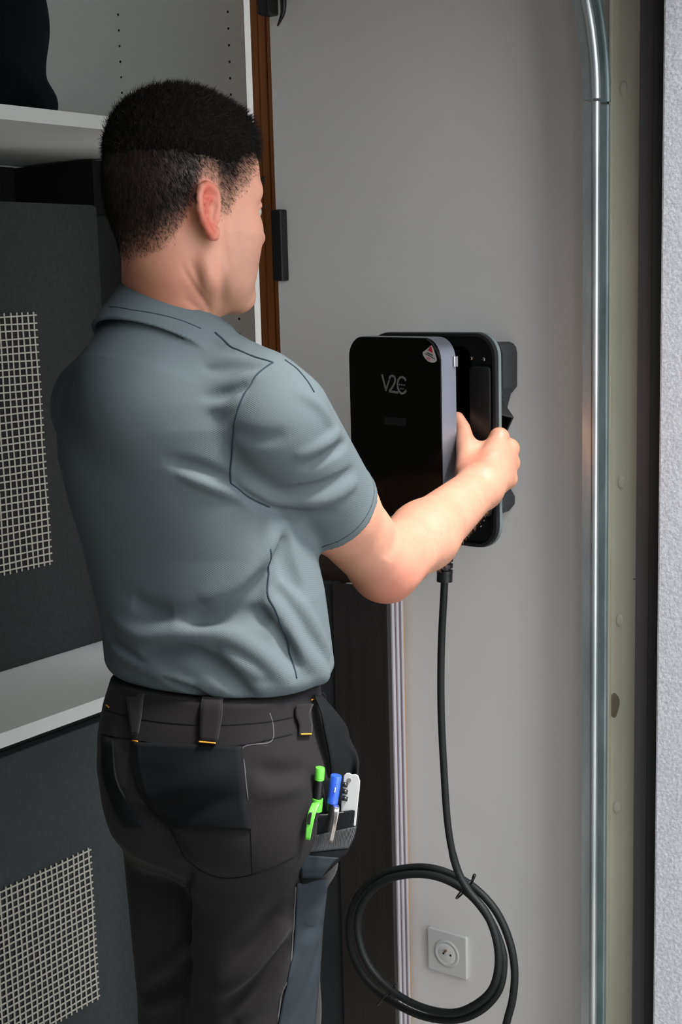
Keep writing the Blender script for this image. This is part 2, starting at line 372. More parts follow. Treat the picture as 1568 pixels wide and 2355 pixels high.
# rear tray, parallel to the wall, turned a few degrees
a0, a1 = PY(838, 760, 1.858), PY(1128, 768, 1.835)
ztp = PY(1080, 767, 1.84)[2]; zbt = PY(1072, 1259, 1.84)[2]
ax = Vector((a1[0]-a0[0], a1[1]-a0[1], 0)); Wd = ax.length; ax.normalize(); ay = Vector((-ax.y, ax.x, 0))
TM = Matrix([[ax.x, ay.x, 0, a0[0]], [ax.y, ay.y, 0, a0[1]], [0, 0, 1, 0], [0, 0, 0, 1]])
rr_ = .036
def shell(b, outer, inner, y0, y1, M):       # rim between two outlines with the same point count
    n = len(outer); v = [(p[0], y, p[1]) for y in (y0, y1) for p in outer] + [(p[0], y, p[1]) for y in (y0, y1) for p in inner]
    v = [tuple(M @ Vector(p)) for p in v]; f = []
    for i in range(n):
        j = (i+1) % n
        f += [(i, j, n+j, n+i), (2*n+i, 3*n+i, 3*n+j, 2*n+j), (i, 2*n+i, 2*n+j, j), (n+i, n+j, 3*n+j, 3*n+i)]
    return b.add(v, f)
tray = MB().prism(rrect(0, zbt, Wd, ztp, rr_), .004, TM @ Matrix.Translation((0, .022, 0))).build('rear_tray', MATS['black_satin'], ch)
shell(MB(), rrect(0, zbt, Wd, ztp, rr_), rrect(.005, zbt+.005, Wd-.005, ztp-.005, rr_-.005), .011, .024, TM).build('tray_rim', MATS['black_satin'], tray, smooth=True, auto=40)
shell(MB(), rrect(-.0012, zbt-.0012, Wd+.0012, ztp+.0012, rr_+.001), rrect(0, zbt, Wd, ztp, rr_), .0185, .0255, TM).build('rim_bead', mat('bead', srgb(96, 104, 104), .5), tray, smooth=True, auto=40)
MB().prism(rrect(.02, zbt+.02, Wd-.05, ztp-.02, .02), -.004, TM @ Matrix.Translation((0, .022, 0))).build('circuit_bay', MATS['black_gloss'], tray, bevel=.001)
MB().prism(rrect(Wd-.048, zbt+.05, Wd-.009, ztp-.05, .008), -.012, TM @ Matrix.Translation((0, .022, 0))).build('terminal_cover', MATS['black_satin'], tray, bevel=.002)
TMi = TM.inverted()
for px, py, r in ((1083, 824, .0026), (1112, 826, .0028), (1119, 838, .0013), (1104, 1209, .0026), (1112, 1197, .0015)):
    rp = ray(px, py); c0 = TMi @ Vector(CAM); d0 = TMi.to_3x3() @ Vector(rp); yy = .009 if (r > .002 and py < 1100) else .018; t = (yy-c0.y)/d0.y; q = c0+d0*t
    MB().tube([TM @ Vector((q.x, q.y+.006, q.z)), TM @ Vector((q.x, q.y, q.z)), TM @ Vector((q.x, q.y-.0008, q.z))], [r, r, r*.6], 10).build('screw', MATS['chrome'], tray, smooth=False)
# front cover
c0_, c1_ = PY(800, 764, 1.842), PY(1012, 776, 1.782)
ztc = PY(1000, 777, 1.786)[2]; zbc = ztc-(ztp-zbt)+.004
ax = Vector((c1_[0]-c0_[0], c1_[1]-c0_[1], 0)); Wc = ax.length; ax.normalize(); ay = Vector((-ax.y, ax.x, 0))
CM = Matrix([[ax.x, ay.x, 0, c0_[0]], [ax.y, ay.y, 0, c0_[1]], [0, 0, 1, 0], [0, 0, 0, 1]])
cov = MB().prism(rrect(.0008, zbc+.0008, Wc-.0008, ztc-.0008, .033), .004, CM).build('front_cover', MATS['black_gloss'], ch, bevel=.0006)
shell(MB(), rrect(0, zbc, Wc, ztc, .034), rrect(.0035, zbc+.0035, Wc-.0035, ztc-.0035, .031), .0015, .031, CM).build('cover_rim', MATS['silver'], cov, smooth=True, auto=40)
MB().prism(rrect(.0035, zbc+.0035, Wc-.0035, ztc-.0035, .031), .003, CM @ Matrix.Translation((0, .02, 0))).build('cover_back', MATS['black_satin'], cov)
CMi = CM.inverted()
def onc(px, py, yy=-.0004):
    c = CMi @ Vector(CAM); d = CMi.to_3x3() @ Vector(ray(px, py)); q = c+d*((yy-c.y)/d.y); return (q.x, q.z)
q = onc(1040, 822); q2 = onc(1040, 848)
MB().box((Wc-.001, .024, q2[1]), (Wc+.0035, .033, q[1])).build('rim_clip', MATS['chrome'], cov, bevel=.0008) if False else MB().box((Wc-.001, .025, q2[1]), (Wc+.0035, .033, q[1]), CM).build('rim_clip', MATS['chrome'], cov, bevel=.0008)
# logo, drawn in strokes on the glass
def ribbon(b, pts, w, yy=-.0006, M=None):
    pts = [np.array(p, float) for p in pts]; N = len(pts); vs = []
    for i in range(N):
        t = pts[min(i+1, N-1)]-pts[max(i-1, 0)]; t /= np.linalg.norm(t); nn = np.array([-t[1], t[0]])*w/2
        for s_ in (1, -1):
            q = pts[i]+nn*s_
            for y in (yy, yy+.0005): vs.append(tuple((M or CM) @ Vector((q[0], y, q[1]))))
    fs = []
    for i in range(N-1):
        a = 4*i; fs += [(a, a+2, a+6, a+4), (a+1, a+5, a+7, a+3), (a, a+4, a+5, a+1), (a+2, a+3, a+7, a+6)]
    fs += [(0, 1, 3, 2), (4*N-4, 4*N-2, 4*N-1, 4*N-3)]
    return b.add(vs, fs)
lg = MB()
pxs = lambda L: [onc(*p) for p in L]
def zc(px, py):      # crop coordinates of the logo close-up -> full frame
    return onc(840+px*220/1568, 740+py*200/1425)
sw = .0034
ribbon(lg, [zc(270, 865), zc(340, 1132)], sw); ribbon(lg, [zc(332, 1132), zc(390, 952)], sw*.8)
ribbon(lg, [zc(*p) for p in ((395, 935), (400, 905), (420, 886), (448, 884), (475, 905), (488, 945), (480, 1000), (450, 1060), (405, 1120), (395, 1140))], sw)
ribbon(lg, [zc(388, 1138), zc(535, 1160)], sw*1.05)
ribbon(lg, [zc(*p) for p in ((662, 968), (645, 930), (610, 906), (570, 912), (540, 950), (526, 1010), (530, 1080), (552, 1140), (590, 1175), (625, 1172), (655, 1145), (668, 1122))], sw)
for x, y in ((562, 1030), (598, 1033), (638, 1037), (580, 1095), (618, 1100)):
    ribbon(lg, [zc(x-9, y), zc(x+9, y+1)], sw*.55)
lg.build('logo', MATS['logo_grey'], cov)
stk = [zc(*p) for p in ((1083, 385), (1110, 430), (1140, 520), (1170, 620), (1160, 650), (1125, 668), (1085, 670), (1030, 650), (980, 600), (945, 545), (940, 500), (1000, 455))]
stick = MB().prism(stk, .0004, CM @ Matrix.Translation((0, -.0006, 0))).build('warning_sticker', MATS['label_white'], cov)
MB().prism([zc(1080, 395), zc(1108, 510), zc(1028, 468)], .0004, CM @ Matrix.Translation((0, -.0010, 0))).build('red_triangle', MATS['print_red'], cov)
pr = MB()
ribbon(pr, [zc(1015, 505), zc(1105, 552)], .0018, -.0010); ribbon(pr, [zc(985, 520), zc(1140, 608)], .001, -.0010)
pr.build('sticker_print', MATS['print_dark'], cov)
pr = MB(); ribbon(pr, [zc(1010, 590), zc(1075, 620)], .0036, -.0010); pr.build('sticker_stamp', MATS['print_pink'], cov)
fl = MB(); ribbon(fl, [zc(1000, 270), zc(1095, 350), zc(1180, 500), zc(1235, 640)], .0030, -.0006); fl.build('peeling_film', MATS['film'], cov)
a, b_ = onc(884, 958), onc(934, 980)
MB().prism([a, (b_[0], a[1]), b_, (a[0], b_[1])], .0004, CM @ Matrix.Translation((0, -.0005, 0))).build('display', MATS['screen'], cov)

# wall bracket behind it
bk = empty('mounting_bracket', (-1.17, 2.03, 1.3), 'grey mounting bracket on the white wall behind the charger, with a white label', 'bracket')
def wy(px, py, y=2.0): q = PY(px, py, y); return (q[0], q[2])
L = [(1158, 815), (1158, 893), (1143, 912), (1136, 940), (1136, 1120), (1153, 1150), (1153, 1168), (1140, 1184), (1110, 1196)]
R_ = [wy(*p) for p in ((1100, 789), (1140, 789), (1149, 793), (1155, 801))] + [wy(*p) for p in L]
xmid = -1.185
poly = R_ + [(2*xmid-x, z) for x, z in R_[::-1]]
MB().prism(poly, .048, Matrix.Translation((0, 2.0, 0))).build('bracket_plate', MATS['bracket_grey'], bk, bevel=.002)
lp = [wy(*p, 1.9985) for p in ((1100, 830), (1141, 829), (1140, 878), (1100, 882))]
MB().prism(lp, .0014, Matrix.Translation((0, 1.9985, 0))).build('paper_label', MATS['label_white'], bk)
lb = MB(); IM = Matrix.Identity(4)
for k in range(9):
    y = 840+k*2.4; ribbon(lb, [wy(1126, y, 1.998), wy(1137, y+.4, 1.998)], .0011, 1.9978, IM)
for k in range(4):
    y = 866+k*2.4; ribbon(lb, [wy(1129, y, 1.998), wy(1136-(k % 2)*2, y+.3, 1.998)], .0012, 1.9978, IM)
lb.build('label_print', MATS['print_dark'], bk)
hd = empty('cable_holster', tuple(PY(1150, 960, 1.96)), 'open black plastic cable holster jutting out behind the charger above the fist', 'holster')
def tube_box(b, path, wv, hv, t):
    pass
P0, P1 = PY(1122, 930, 1.975), PY(1152, 975, 1.935)
d = (P1-P0)/np.linalg.norm(P1-P0); e1 = np.array([.72, -.3, .62]); e1 -= d*(e1@d); e1 /= np.linalg.norm(e1); e2 = np.cross(d, e1)
b = MB(); hw, hh, t = .0165, .0165, .003
oc = [(-1, -1), (1, -1), (1, 1), (-1, 1)]
vs = [P+e1*sx2*(hw-tt)+e2*sy2*(hh-tt) for P in (P0, P1) for tt in (0, t) for sx2, sy2 in oc]
fs = []
for i in range(4):
    j = (i+1) % 4
    fs += [(i, j, 8+j, 8+i), (4+i, 12+i, 12+j, 4+j), (8+i, 8+j, 12+j, 12+i), (i, 4+i, 4+j, j)]
b.add(vs, fs).build('holster_body', MATS['black_satin'], hd, bevel=.001)
P2 = PY(1137, 915, 1.985)
MB().tube([P2+np.array([0, .012, 0]), P2, P2-np.array([0, .012, 0])], [.0085, .0085, .007], 16).build('holster_knob', MATS['black_plastic'], hd, smooth=True, auto=40)
P3 = PY(1143, 917, 1.972)
MB().tube([P3+np.array([0, .004, 0]), P3-np.array([0, .004, 0])], .0035, 12).build('holster_screw', MATS['galvanised'], hd)

# charging cable with its gland, coil and ties
cb = empty('charging_cable', tuple(PY(1020, 1340, 1.85)), 'thick black charging cable hanging under the charger and coiled into a ring', 'cable')
pts = [(1022, 1262), (1022, 1335), (1015, 1480), (1014, 1620), (1020, 1760), (1030, 1900), (1048, 1990), (1075, 2045), (1118, 2100), (1141, 2160), (1146, 2220), (1131, 2275), (1092, 2311), (1040, 2329), (975, 2318), (915, 2288), (862, 2240), (832, 2185), (822, 2120), (840, 2066), (882, 2027), (935, 2012), (990, 2013), (1040, 2030), (1085, 2062), (1124, 2112), (1150, 2170), (1158, 2215), (1148, 2275), (1108, 2322), (1050, 2345), (975, 2338), (900, 2303), (842, 2253), (808, 2185), (804, 2115), (827, 2055), (872, 2014), (930, 1997), (990, 1996), (1045, 2014), (1095, 2045), (1140, 2095), (1170, 2160), (1183, 2230), (1178, 2300), (1158, 2390)]
ys = [1.85]*6
ph = list(np.linspace(0, 1, len(pts)-6))
P = []
for i, (px, py) in enumerate(pts):
    if i < 6: y = 1.85+.03*i/6
    else:
        t = (i-6)/(len(pts)-7); y = 1.885 + .035*t if i < len(pts)-7 else 1.92
    P.append(PY(px, py, y))
e = P[-1]; P += [e+np.array([-.02, -.01, -.2]), np.array([e[0]-.02, e[1]-.05, .08]), np.array([e[0]+.05, e[1]-.15, .008]), np.array([e[0]+.3, e[1]-.3, .008])]
CP = catmull(P, 7); MB().tube(CP, [.0060 if i < 40 else .0067 for i in range(len(CP))], 12).build('cable_run', MATS['cable'], cb, smooth=True)
g0, g1 = PY(1024, 1262, 1.85), PY(1022, 1337, 1.85); gl = MB()
N = 46; gp = [g0+(g1-g0)*k/N for k in range(N+1)]; gr = []
for k in range(N+1):
    t = k/N
    gr.append(.0125 if t > .78 else (.0112+.0016*(1 if (t*5.2) % 1 > .35 else -1.4)))
gl.tube(gp, gr, 20).build('cable_gland', MATS['black_satin'], cb, smooth=True, auto=40)
for c_, a_ in (((1066, 2046), (1088, 2020, 1050, 2068)), ((886, 2290), (906, 2272, 868, 2312))):
    A, B = PY(a_[0], a_[1], 1.90), PY(a_[2], a_[3], 1.90); m_ = (A+B)/2; u_ = (B-A)/2
    ring = [m_+u_*math.cos(t)*.86+np.array([0, 1, 0])*.016*math.sin(t) for t in np.linspace(0, 2*math.pi, 25)]
    b = MB().tube(ring, .0016, 6, cap=False); b.tube([A, A+(A-B)*.15+np.array([0, -.004, .002])], .0028, 6)
    b.build('cable_tie', MATS['black_plastic'], cb, smooth=True)

# ================================================================== signed-distance modelling
f32 = np.float32
def A(*v): return np.array(v, f32)
def seg(p, a, b):
    a = np.asarray(a, f32); b = np.asarray(b, f32); ab = b-a
    t = np.clip(((p-a)@ab)/max(float(ab@ab), 1e-12), 0, 1); return t, np.linalg.norm(p-a-t[:, None]*ab, axis=1)
def rc(a, b, ra, rb=None):
    rb = ra if rb is None else rb
    def f(p):
        t, d = seg(p, a, b); return d-(ra+(rb-ra)*t)
    return f
def fcap(a, b, ra, rb, nrm, s):            # round cone flattened by s along nrm
    nrm = np.asarray(nrm, f32); nrm = nrm/np.linalg.norm(nrm); a = np.asarray(a, f32); b = np.asarray(b, f32)
    def f(p):
        ab = b-a; t = np.clip(((p-a)@ab)/float(ab@ab), 0, 1); q = p-a-t[:, None]*ab
        k = q@nrm; q = q+nrm*((1/s-1)*k)[:, None]; d = np.linalg.norm(q, axis=1); r = ra+(rb-ra)*t
        return (d-r)*np.where(np.abs(k)/s > .7*d, s, 1.0)
    return f
def ell(c, R, rad):                        # R rows = local axes
    c = np.asarray(c, f32); R = np.asarray(R, f32); rad = np.asarray(rad, f32)
    def f(p):
        q = (p-c)@R.T; k0 = np.linalg.norm(q/rad, axis=1); k1 = np.linalg.norm(q/(rad*rad), axis=1)+1e-9
        return k0*(k0-1)/k1
    return f
def stack(rows, cap=True):                 # rows (z, cx, cy, a, b, ang, n) from top to bottom: superelliptic body
    R = np.array(sorted(rows), float); Z = R[:, 0]
    def f(p):
        z = p[:, 2]; zc = np.clip(z, Z[0], Z[-1])
        g = [np.interp(zc, Z, R[:, k]) for k in range(1, 7)]
        ca, sa = np.cos(g[4]), np.sin(g[4]); dx = p[:, 0]-g[0]; dy = p[:, 1]-g[1]
        x = np.abs(dx*ca+dy*sa)/g[2]; y = np.abs(-dx*sa+dy*ca)/g[3]; n = g[5]
        k = (x**n+y**n)**(1/n)+1e-6
        r = np.hypot(dx, dy); d = r*(1-1/k)
        dz = np.maximum(np.maximum(z-Z[-1], Z[0]-z), 0)
        return np.where(dz > 0, np.hypot(np.maximum(d, 0), dz), d).astype(f32) if cap else d.astype(f32)
    return f
def plane(c, n):                           # negative on the side away from n
    c = np.asarray(c, f32); n = np.asarray(n, f32); n = n/np.linalg.norm(n)
    return lambda p: (p-c)@n
def smin(a, b, k):
    if k <= 0: return np.minimum(a, b)
    h = np.clip(.5+.5*(b-a)/k, 0, 1); return b+(a-b)*h-k*h*(1-h)
def both(*fs):
    return lambda p: np.max([f(p) for f in fs], axis=0)
def uni(k, *fs):
    def f(p):
        d = fs[0](p)
        for g in fs[1:]: d = smin(d, g(p), k)
        return d
    return f
def poly(pts, r):                          # distance to a polyline with radii
    pts = [np.asarray(q, f32) for q in pts]; rs = r if hasattr(r, '__len__') else [r]*len(pts)
    def f(p):
        d = None
        for i in range(len(pts)-1):
            t, dd = seg(p, pts[i], pts[i+1]); dd = dd-(rs[i]+(rs[i+1]-rs[i])*t)
            d = dd if d is None else np.minimum(d, dd)
        return d
    return f
# ops: ('u', f, k) add, ('s', f, k) subtract, ('i', f, k) intersect, ('r', polyline, height, width) ridge (<0: crease)
class Solid:
    def __init__(s): s.ops = []
    def u(s, f, k=.01): s.ops.append(('u', f, k)); return s
    def s_(s, f, k=.003): s.ops.append(('s', f, k)); return s
    def i(s, f, k=.0): s.ops.append(('i', f, k)); return s
    def ridge(s, pts, h, wd, taper=True):
        pts = catmull(pts, 4); N = len(pts)
        hs = [h*(math.sin(math.pi*min(1, max(0, (i+.35)/(N-.3))))**.7 if taper else 1) for i in range(N)]
        s.ops.append(('r', pts, hs, wd)); return s
    def ev(s, p, masks=None):
        p = np.asarray(p, f32); d = np.full(len(p), 1.0, f32)
        for n, op in enumerate(s.ops):
            m = None if masks is None else masks[n]
            if m is not None:
                if not m.any(): continue
                q = p[m]; dd = d[m]
            else: q = p; dd = d
            if op[0] == 'r':
                pts, hs, wd = op[1], op[2], op[3]; best = np.full(len(q), 9e9, f32); hh = np.zeros(len(q), f32)
                for i in range(len(pts)-1):
                    t, ds = seg(q, pts[i], pts[i+1]); k = ds < best
                    best = np.where(k, ds, best); hh = np.where(k, hs[i]+(hs[i+1]-hs[i])*t, hh)
                r = dd-hh*np.exp(-(best/wd)**2)
            else:
                v = op[1](q).astype(f32); k = op[2]
                if op[0] == 'u': r = smin(dd, v, k)
                elif op[0] == 's': r = -smin(-dd, v, k)
                else: r = -smin(-dd, -v, k)
            if m is not None: d[m] = r
            else: d = r
        return d
    def hits_many(s, LL, tmax=3.2, t0=1.1):
        R = np.array([ray(x, y) for L in LL for x, y in L]); R /= np.linalg.norm(R, axis=1)[:, None]; t = np.full(len(R), t0)
        for _ in range(60): t = t+s.ev(CAM+R*t[:, None])*.75
        P = CAM+R*t[:, None]; d = np.abs(s.ev(P)) < .002; out = []; i = 0
        for L in LL:
            out.append([P[i+k] for k in range(len(L)) if d[i+k] and t[i+k] < tmax]); i += len(L)
        return out
    def folds(s, LL, a=1.0, b=1.0):
        for P, (L, h, wd) in zip(s.hits_many([f[0] for f in LL]), LL):
            if len(P) > 1: s.ridge(P, h*a, wd*b)
    def set_tree(s, v, F): s.bvh = BVHTree.FromPolygons([tuple(q) for q in v.tolist()], F.tolist())
    def hit(s, px, py, off=0.0):
        r = ray(px, py); h = s.bvh.ray_cast(Vector(CAM), Vector(r).normalized())
        return None if h[0] is None else np.array(h[0])+np.array(h[1] if h[1].dot(Vector(r)) < 0 else -h[1])*off
    def hits(s, L, off=0.0):
        o = [s.hit(x, y, off=off) for x, y in L]; return [q for q in o if q is not None]
    def mesh(s, lo, hi, h):
        lo = np.array(lo, float); hi = np.array(hi, float); B = 8
        nb = np.ceil((hi-lo)/(B*h)).astype(int)
        g = np.stack(np.meshgrid(*[np.arange(n) for n in nb], indexing='ij'), -1).reshape(-1, 3)
        Rb = B*h*math.sqrt(3)/2
        keep = []
        for c0 in range(0, len(g), 60000):
            gg = g[c0:c0+60000]; ctr = lo+(gg+.5)*B*h; d = s.ev(ctr); keep.append(gg[np.abs(d) < Rb*2.0+.006])
        g = np.concatenate(keep); ctr = lo+(g+.5)*B*h
        act = []
        for op in s.ops:
            if op[0] == 'r':
                pts, wd = op[1], op[3]; dm = np.full(len(ctr), 9., f32)
                for i in range(len(pts)-1): dm = np.minimum(dm, seg(ctr.astype(f32), pts[i], pts[i+1])[1])
                act.append(dm < Rb+3.2*wd)
            elif op[0] == 'i': act.append(None)
            else: act.append(op[1](ctr.astype(f32)) < 3.6*Rb+op[2]+.008)
        ar = np.arange(B+1); loc = np.stack(np.meshgrid(ar, ar, ar, indexing='ij'), -1).reshape(-1, 3)
        nP = (B+1)**3; D = np.empty((len(g), nP), f32); CH = 400
        for c0 in range(0, len(g), CH):
            gg = g[c0:c0+CH]; P = (lo+(gg[:, None, :]*B+loc[None])*h).reshape(-1, 3).astype(f32)
            ms = [None if a is None else np.repeat(a[c0:c0+CH], nP) for a in act]
            D[c0:c0+CH] = s.ev(P, ms).reshape(len(gg), nP)
        D = D.reshape(-1, B+1, B+1, B+1)
        inside = D < 0
        anyc = inside.any(axis=(1, 2, 3)) & ~inside.all(axis=(1, 2, 3)); D = D[anyc]; g = g[anyc]; inside = inside[anyc]
        # surface nets
        cn = np.zeros((len(g), B, B, B), np.int8)
        for i in (0, 1):
            for j in (0, 1):
                for k in (0, 1): cn += inside[:, i:i+B, j:j+B, k:k+B]
        ib, ii, jj, kk = np.nonzero((cn > 0) & (cn < 8))
        cell = g[ib]*B+np.stack([ii, jj, kk], 1)
        acc = np.zeros((len(ib), 3)); cnt = np.zeros(len(ib))
        cor = {}
        for a in (0, 1):
            for b in (0, 1):
                for c in (0, 1): cor[(a, b, c)] = D[ib, ii+a, jj+b, kk+c]
        for ax_ in range(3):
            for a in (0, 1):
                for b in (0, 1):
                    c0 = [a, b]; c0.insert(ax_, 0); c1 = [a, b]; c1.insert(ax_, 1)
                    v0 = cor[tuple(c0)]; v1 = cor[tuple(c1)]; m = (v0 < 0) != (v1 < 0)
                    t = v0[m]/(v0[m]-v1[m]); q = np.tile(np.array(c0, float), (m.sum(), 1)); q[:, ax_] = t
                    acc[m] += q; cnt[m] += 1
        vert = lo+(cell+acc/cnt[:, None])*h
        S = 1 << 20
        key = (cell[:, 0]*S+cell[:, 1])*S+cell[:, 2]
        order = np.argsort(key); ks = key[order]
        def find(c):
            k = (c[:, 0]*S+c[:, 1])*S+c[:, 2]; j = np.searchsorted(ks, k); j = np.clip(j, 0, len(ks)-1); return np.where(ks[j] == k, order[j], -1)
        F = []
        for ax_ in range(3):
            e = [0, 0, 0]; e[ax_] = 1
            v0 = cor[(0, 0, 0)] < 0; v1 = cor[tuple(e)] < 0; m = v0 != v1
            c = cell[m]; o1, o2 = [(1, 2), (2, 0), (0, 1)][ax_]
            d1 = np.zeros(3, int); d1[o1] = 1; d2 = np.zeros(3, int); d2[o2] = 1
            q = np.stack([np.nonzero(m)[0], find(c-d1), find(c-d1-d2), find(c-d2)], 1)
            fl = v0[m]; q[~fl] = q[~fl][:, ::-1]
            q = q[(q >= 0).all(1)]; F.append(q)
        F = np.concatenate(F)
        return vert, F
def mesh_from(name, vert, F, m, parent=None, mats=None, midx=None):
    me = bpy.data.meshes.new(name)
    me.vertices.add(len(vert)); me.vertices.foreach_set('co', np.ascontiguousarray(vert, f32).ravel())
    me.loops.add(F.size); me.loops.foreach_set('vertex_index', np.ascontiguousarray(F, np.int32).ravel())
    me.polygons.add(len(F)); me.polygons.foreach_set('loop_start', np.arange(0, F.size, F.shape[1], dtype=np.int32))
    try: me.polygons.foreach_set('loop_total', np.full(len(F), F.shape[1], np.int32))
    except Exception: pass
    me.polygons.foreach_set('use_smooth', [True]*len(F))
    me.update(calc_edges=True); me.validate()
    return link(name, me, m, parent)
def solid_obj(name, S, lo, hi, h, m, parent=None):
    v, F = S.mesh(lo, hi, h); return mesh_from(name, v, F, m, parent)
def attr(o, name, vals):
    a = o.data.attributes.new(name, 'FLOAT', 'POINT'); a.data.foreach_set('value', np.asarray(vals, f32))

# ================================================================== the man
BX = V(415, 1178, 1.66)                      # body axis
man = empty('person', (float(BX[0])+.0, float(BX[1]), 0), 'man in grey work shirt and black trousers, seen from behind, gripping the wall charger', 'person')
BUMP = 1

def mat_skin():
    m = mat('skin', srgb(192, 140, 115), .5, spec=.35, sss=.12, col2=srgb(176, 122, 100), nscale=28, nfac=.6)
    nt = m.node_tree; b = nt.nodes['Principled BSDF']; base = [l for l in nt.links if l.to_socket == b.inputs['Base Color']][0].from_socket
    def over(src, name, col):
        a = nt.nodes.new('ShaderNodeAttribute'); a.attribute_name = name
        x = nt.nodes.new('ShaderNodeMix'); x.data_type = 'RGBA'; x.inputs['B'].default_value = col
        nt.links.new(a.outputs['Fac'], x.inputs['Factor']); nt.links.new(src, x.inputs['A']); return x.outputs['Result']
    s_ = over(base, 'red', srgb(172, 62, 44)); s_ = over(s_, 'stubble', srgb(120, 96, 82)); s_ = over(s_, 'scalp', srgb(20, 17, 15)); s_ = over(s_, 'lip', srgb(176, 92, 84))
    nt.links.new(s_, b.inputs['Base Color'])
    n = nt.nodes.new('ShaderNodeTexNoise'); n.inputs['Scale'].default_value = 420; n.inputs['Detail'].default_value = 3
    bp = nt.nodes.new('ShaderNodeBump'); bp.inputs['Strength'].default_value = .25; bp.inputs['Distance'].default_value = .0006
    tc = nt.nodes.new('ShaderNodeTexCoord'); nt.links.new(tc.outputs['Object'], n.inputs[0]); nt.links.new(n.outputs[0], bp.inputs['Height']); nt.links.new(bp.outputs[0], b.inputs['Normal'])
mat_skin()
mat('eye_white', srgb(150, 146, 140), .2); mat('iris', srgb(70, 70, 60), .2)
mat('hair', srgb(19, 15, 12), .7, spec=.15); mat('hair_cap', srgb(13, 11, 9), .85, spec=.1, bump=(260, 1, .004))
mat('arm_hair', srgb(150, 112, 84), .5)
mat('shirt', srgb(85, 94, 97), .85, spec=.15, wave=(165, .16, .0006, (.25, 1.15, 0)))
mat('shirt_seam', srgb(44, 54, 62), .9, spec=.1)
mat('trouser', srgb(23, 21, 22), .85, spec=.2, sheen=.05, bump=(700, .25, .0005))
mat('trouser_dark', srgb(13, 14, 16), .85, spec=.15, bump=(700, .25, .0005))
mat('trouser_side', srgb(33, 40, 45), .8, spec=.2, bump=(700, .25, .0005))
mat('stitch', srgb(208, 140, 40), .6); mat('grey_stitch', srgb(74, 72, 74), .8)

# ---- head (local frame: x = where he faces, y = his left, z = up)
TH = math.radians(39); HS = 1.0; HX = .89; HZ = 1.03
fx = Rh*math.cos(TH)+Fh*math.sin(TH); TILT = math.radians(4)
fx = fx*math.cos(TILT)+np.array([0, 0, -math.sin(TILT)]); hy = np.cross([0, 0, 1.], fx); hy /= np.linalg.norm(hy); hz = np.cross(fx, hy)
HR = np.stack([fx, hy, hz]); HO = V(428, 490, 1.61)
def hl(x, y, z): return HO + fx*x*HX+hy*y*HX+hz*z*HZ
def hE(c, rad, R=None): return ell(hl(*c), HR if R is None else R, [rad[0]*HX, rad[1]*HX, rad[2]*HZ])
def hC(a, b, ra, rb=None): return rc(hl(*a), hl(*b), ra*HS, None if rb is None else rb*HS)
B = Solid()
B.u(hE((-.012, 0, .045), (.097, .077, .088)))
B.u(hE((-.030, 0, .020), (.072, .069, .080)), .02)
B.u(hE((.045, 0, .040), (.050, .062, .060)), .02)
B.u(hE((.040, 0, -.030), (.052, .058, .080)), .02)
for s in (-1, 1):
    B.u(hC((.000, s*.055, -.030), (.008, s*.050, -.064), .016, .017), .02)
    B.u(hC((.008, s*.050, -.064), (.074, s*.018, -.088), .017, .017), .018)
    B.u(hE((.060, s*.039, -.018), (.027, .024, .024)), .02)
    B.u(hE((.050, s*.038, -.052), (.030, .020, .030)), .02)
    B.u(hC((.088, s*.012, .030), (.070, s*.046, .026), .011, .011), .012)
    B.u(hE((.0790, s*.031, .0110), (.0150, .0170, .0085)), .003)
B.u(hE((.058, 0, -.058), (.036, .034, .034)), .02)
B.u(hE((.082, 0, -.090), (.016, .022, .015)), .014)
B.u(hC((.094, 0, .014), (.110, 0, -.020), .0075, .0110), .010)
for s in (-1, 1):
    B.u(hE((.101, s*.013, -.026), (.010, .008, .008)), .005)
    B.s_(hE((.096, s*.032, .003), (.013, .018, .008)), .008)
B.u(hE((.0915, 0, -.047), (.010, .021, .0055)), .006)
B.u(hE((.0895, 0, -.058), (.010, .019, .0065)), .006)
B.ridge([hl(.091, -.022, -.0525), hl(.101, 0, -.0525), hl(.091, .022, -.0525)], -.003, .002*HS, False)
NB = V(388, 790, 1.66)                       # neck base
NK = hl(-.014, 0, -.055)
B.u(rc(NK, NB, .0515, .0535), .018)
B.u(rc(hl(-.035, 0, -.02), V(376, 740, 1.66), .044, .046), .02)
B.folds([([(466, 585), (480, 640), (492, 705)], .004, .008), ([(506, 570), (513, 630), (510, 700)], -.0035, .007), ([(418, 612), (442, 652), (474, 700), (484, 730)], -.0018, .0028),
 ([(424, 686), (452, 708), (478, 740)], -.0018, .003), ([(300, 560), (330, 575), (370, 578)], -.001, .006), ([(440, 600), (455, 640), (470, 672)], -.0012, .004)])
# ear
EC = (-.020, -.0745, -.004)
fl = math.radians(20)
def ear(x, z, o=0.0): # ear plane: x forward, z up, o outward; the rear edge stands off the head
    return hl(EC[0]+x*math.cos(fl)*1.0-z*.12, EC[1]-(-x)*math.sin(fl)*1.15*(1) - .010-o, EC[2]+z)
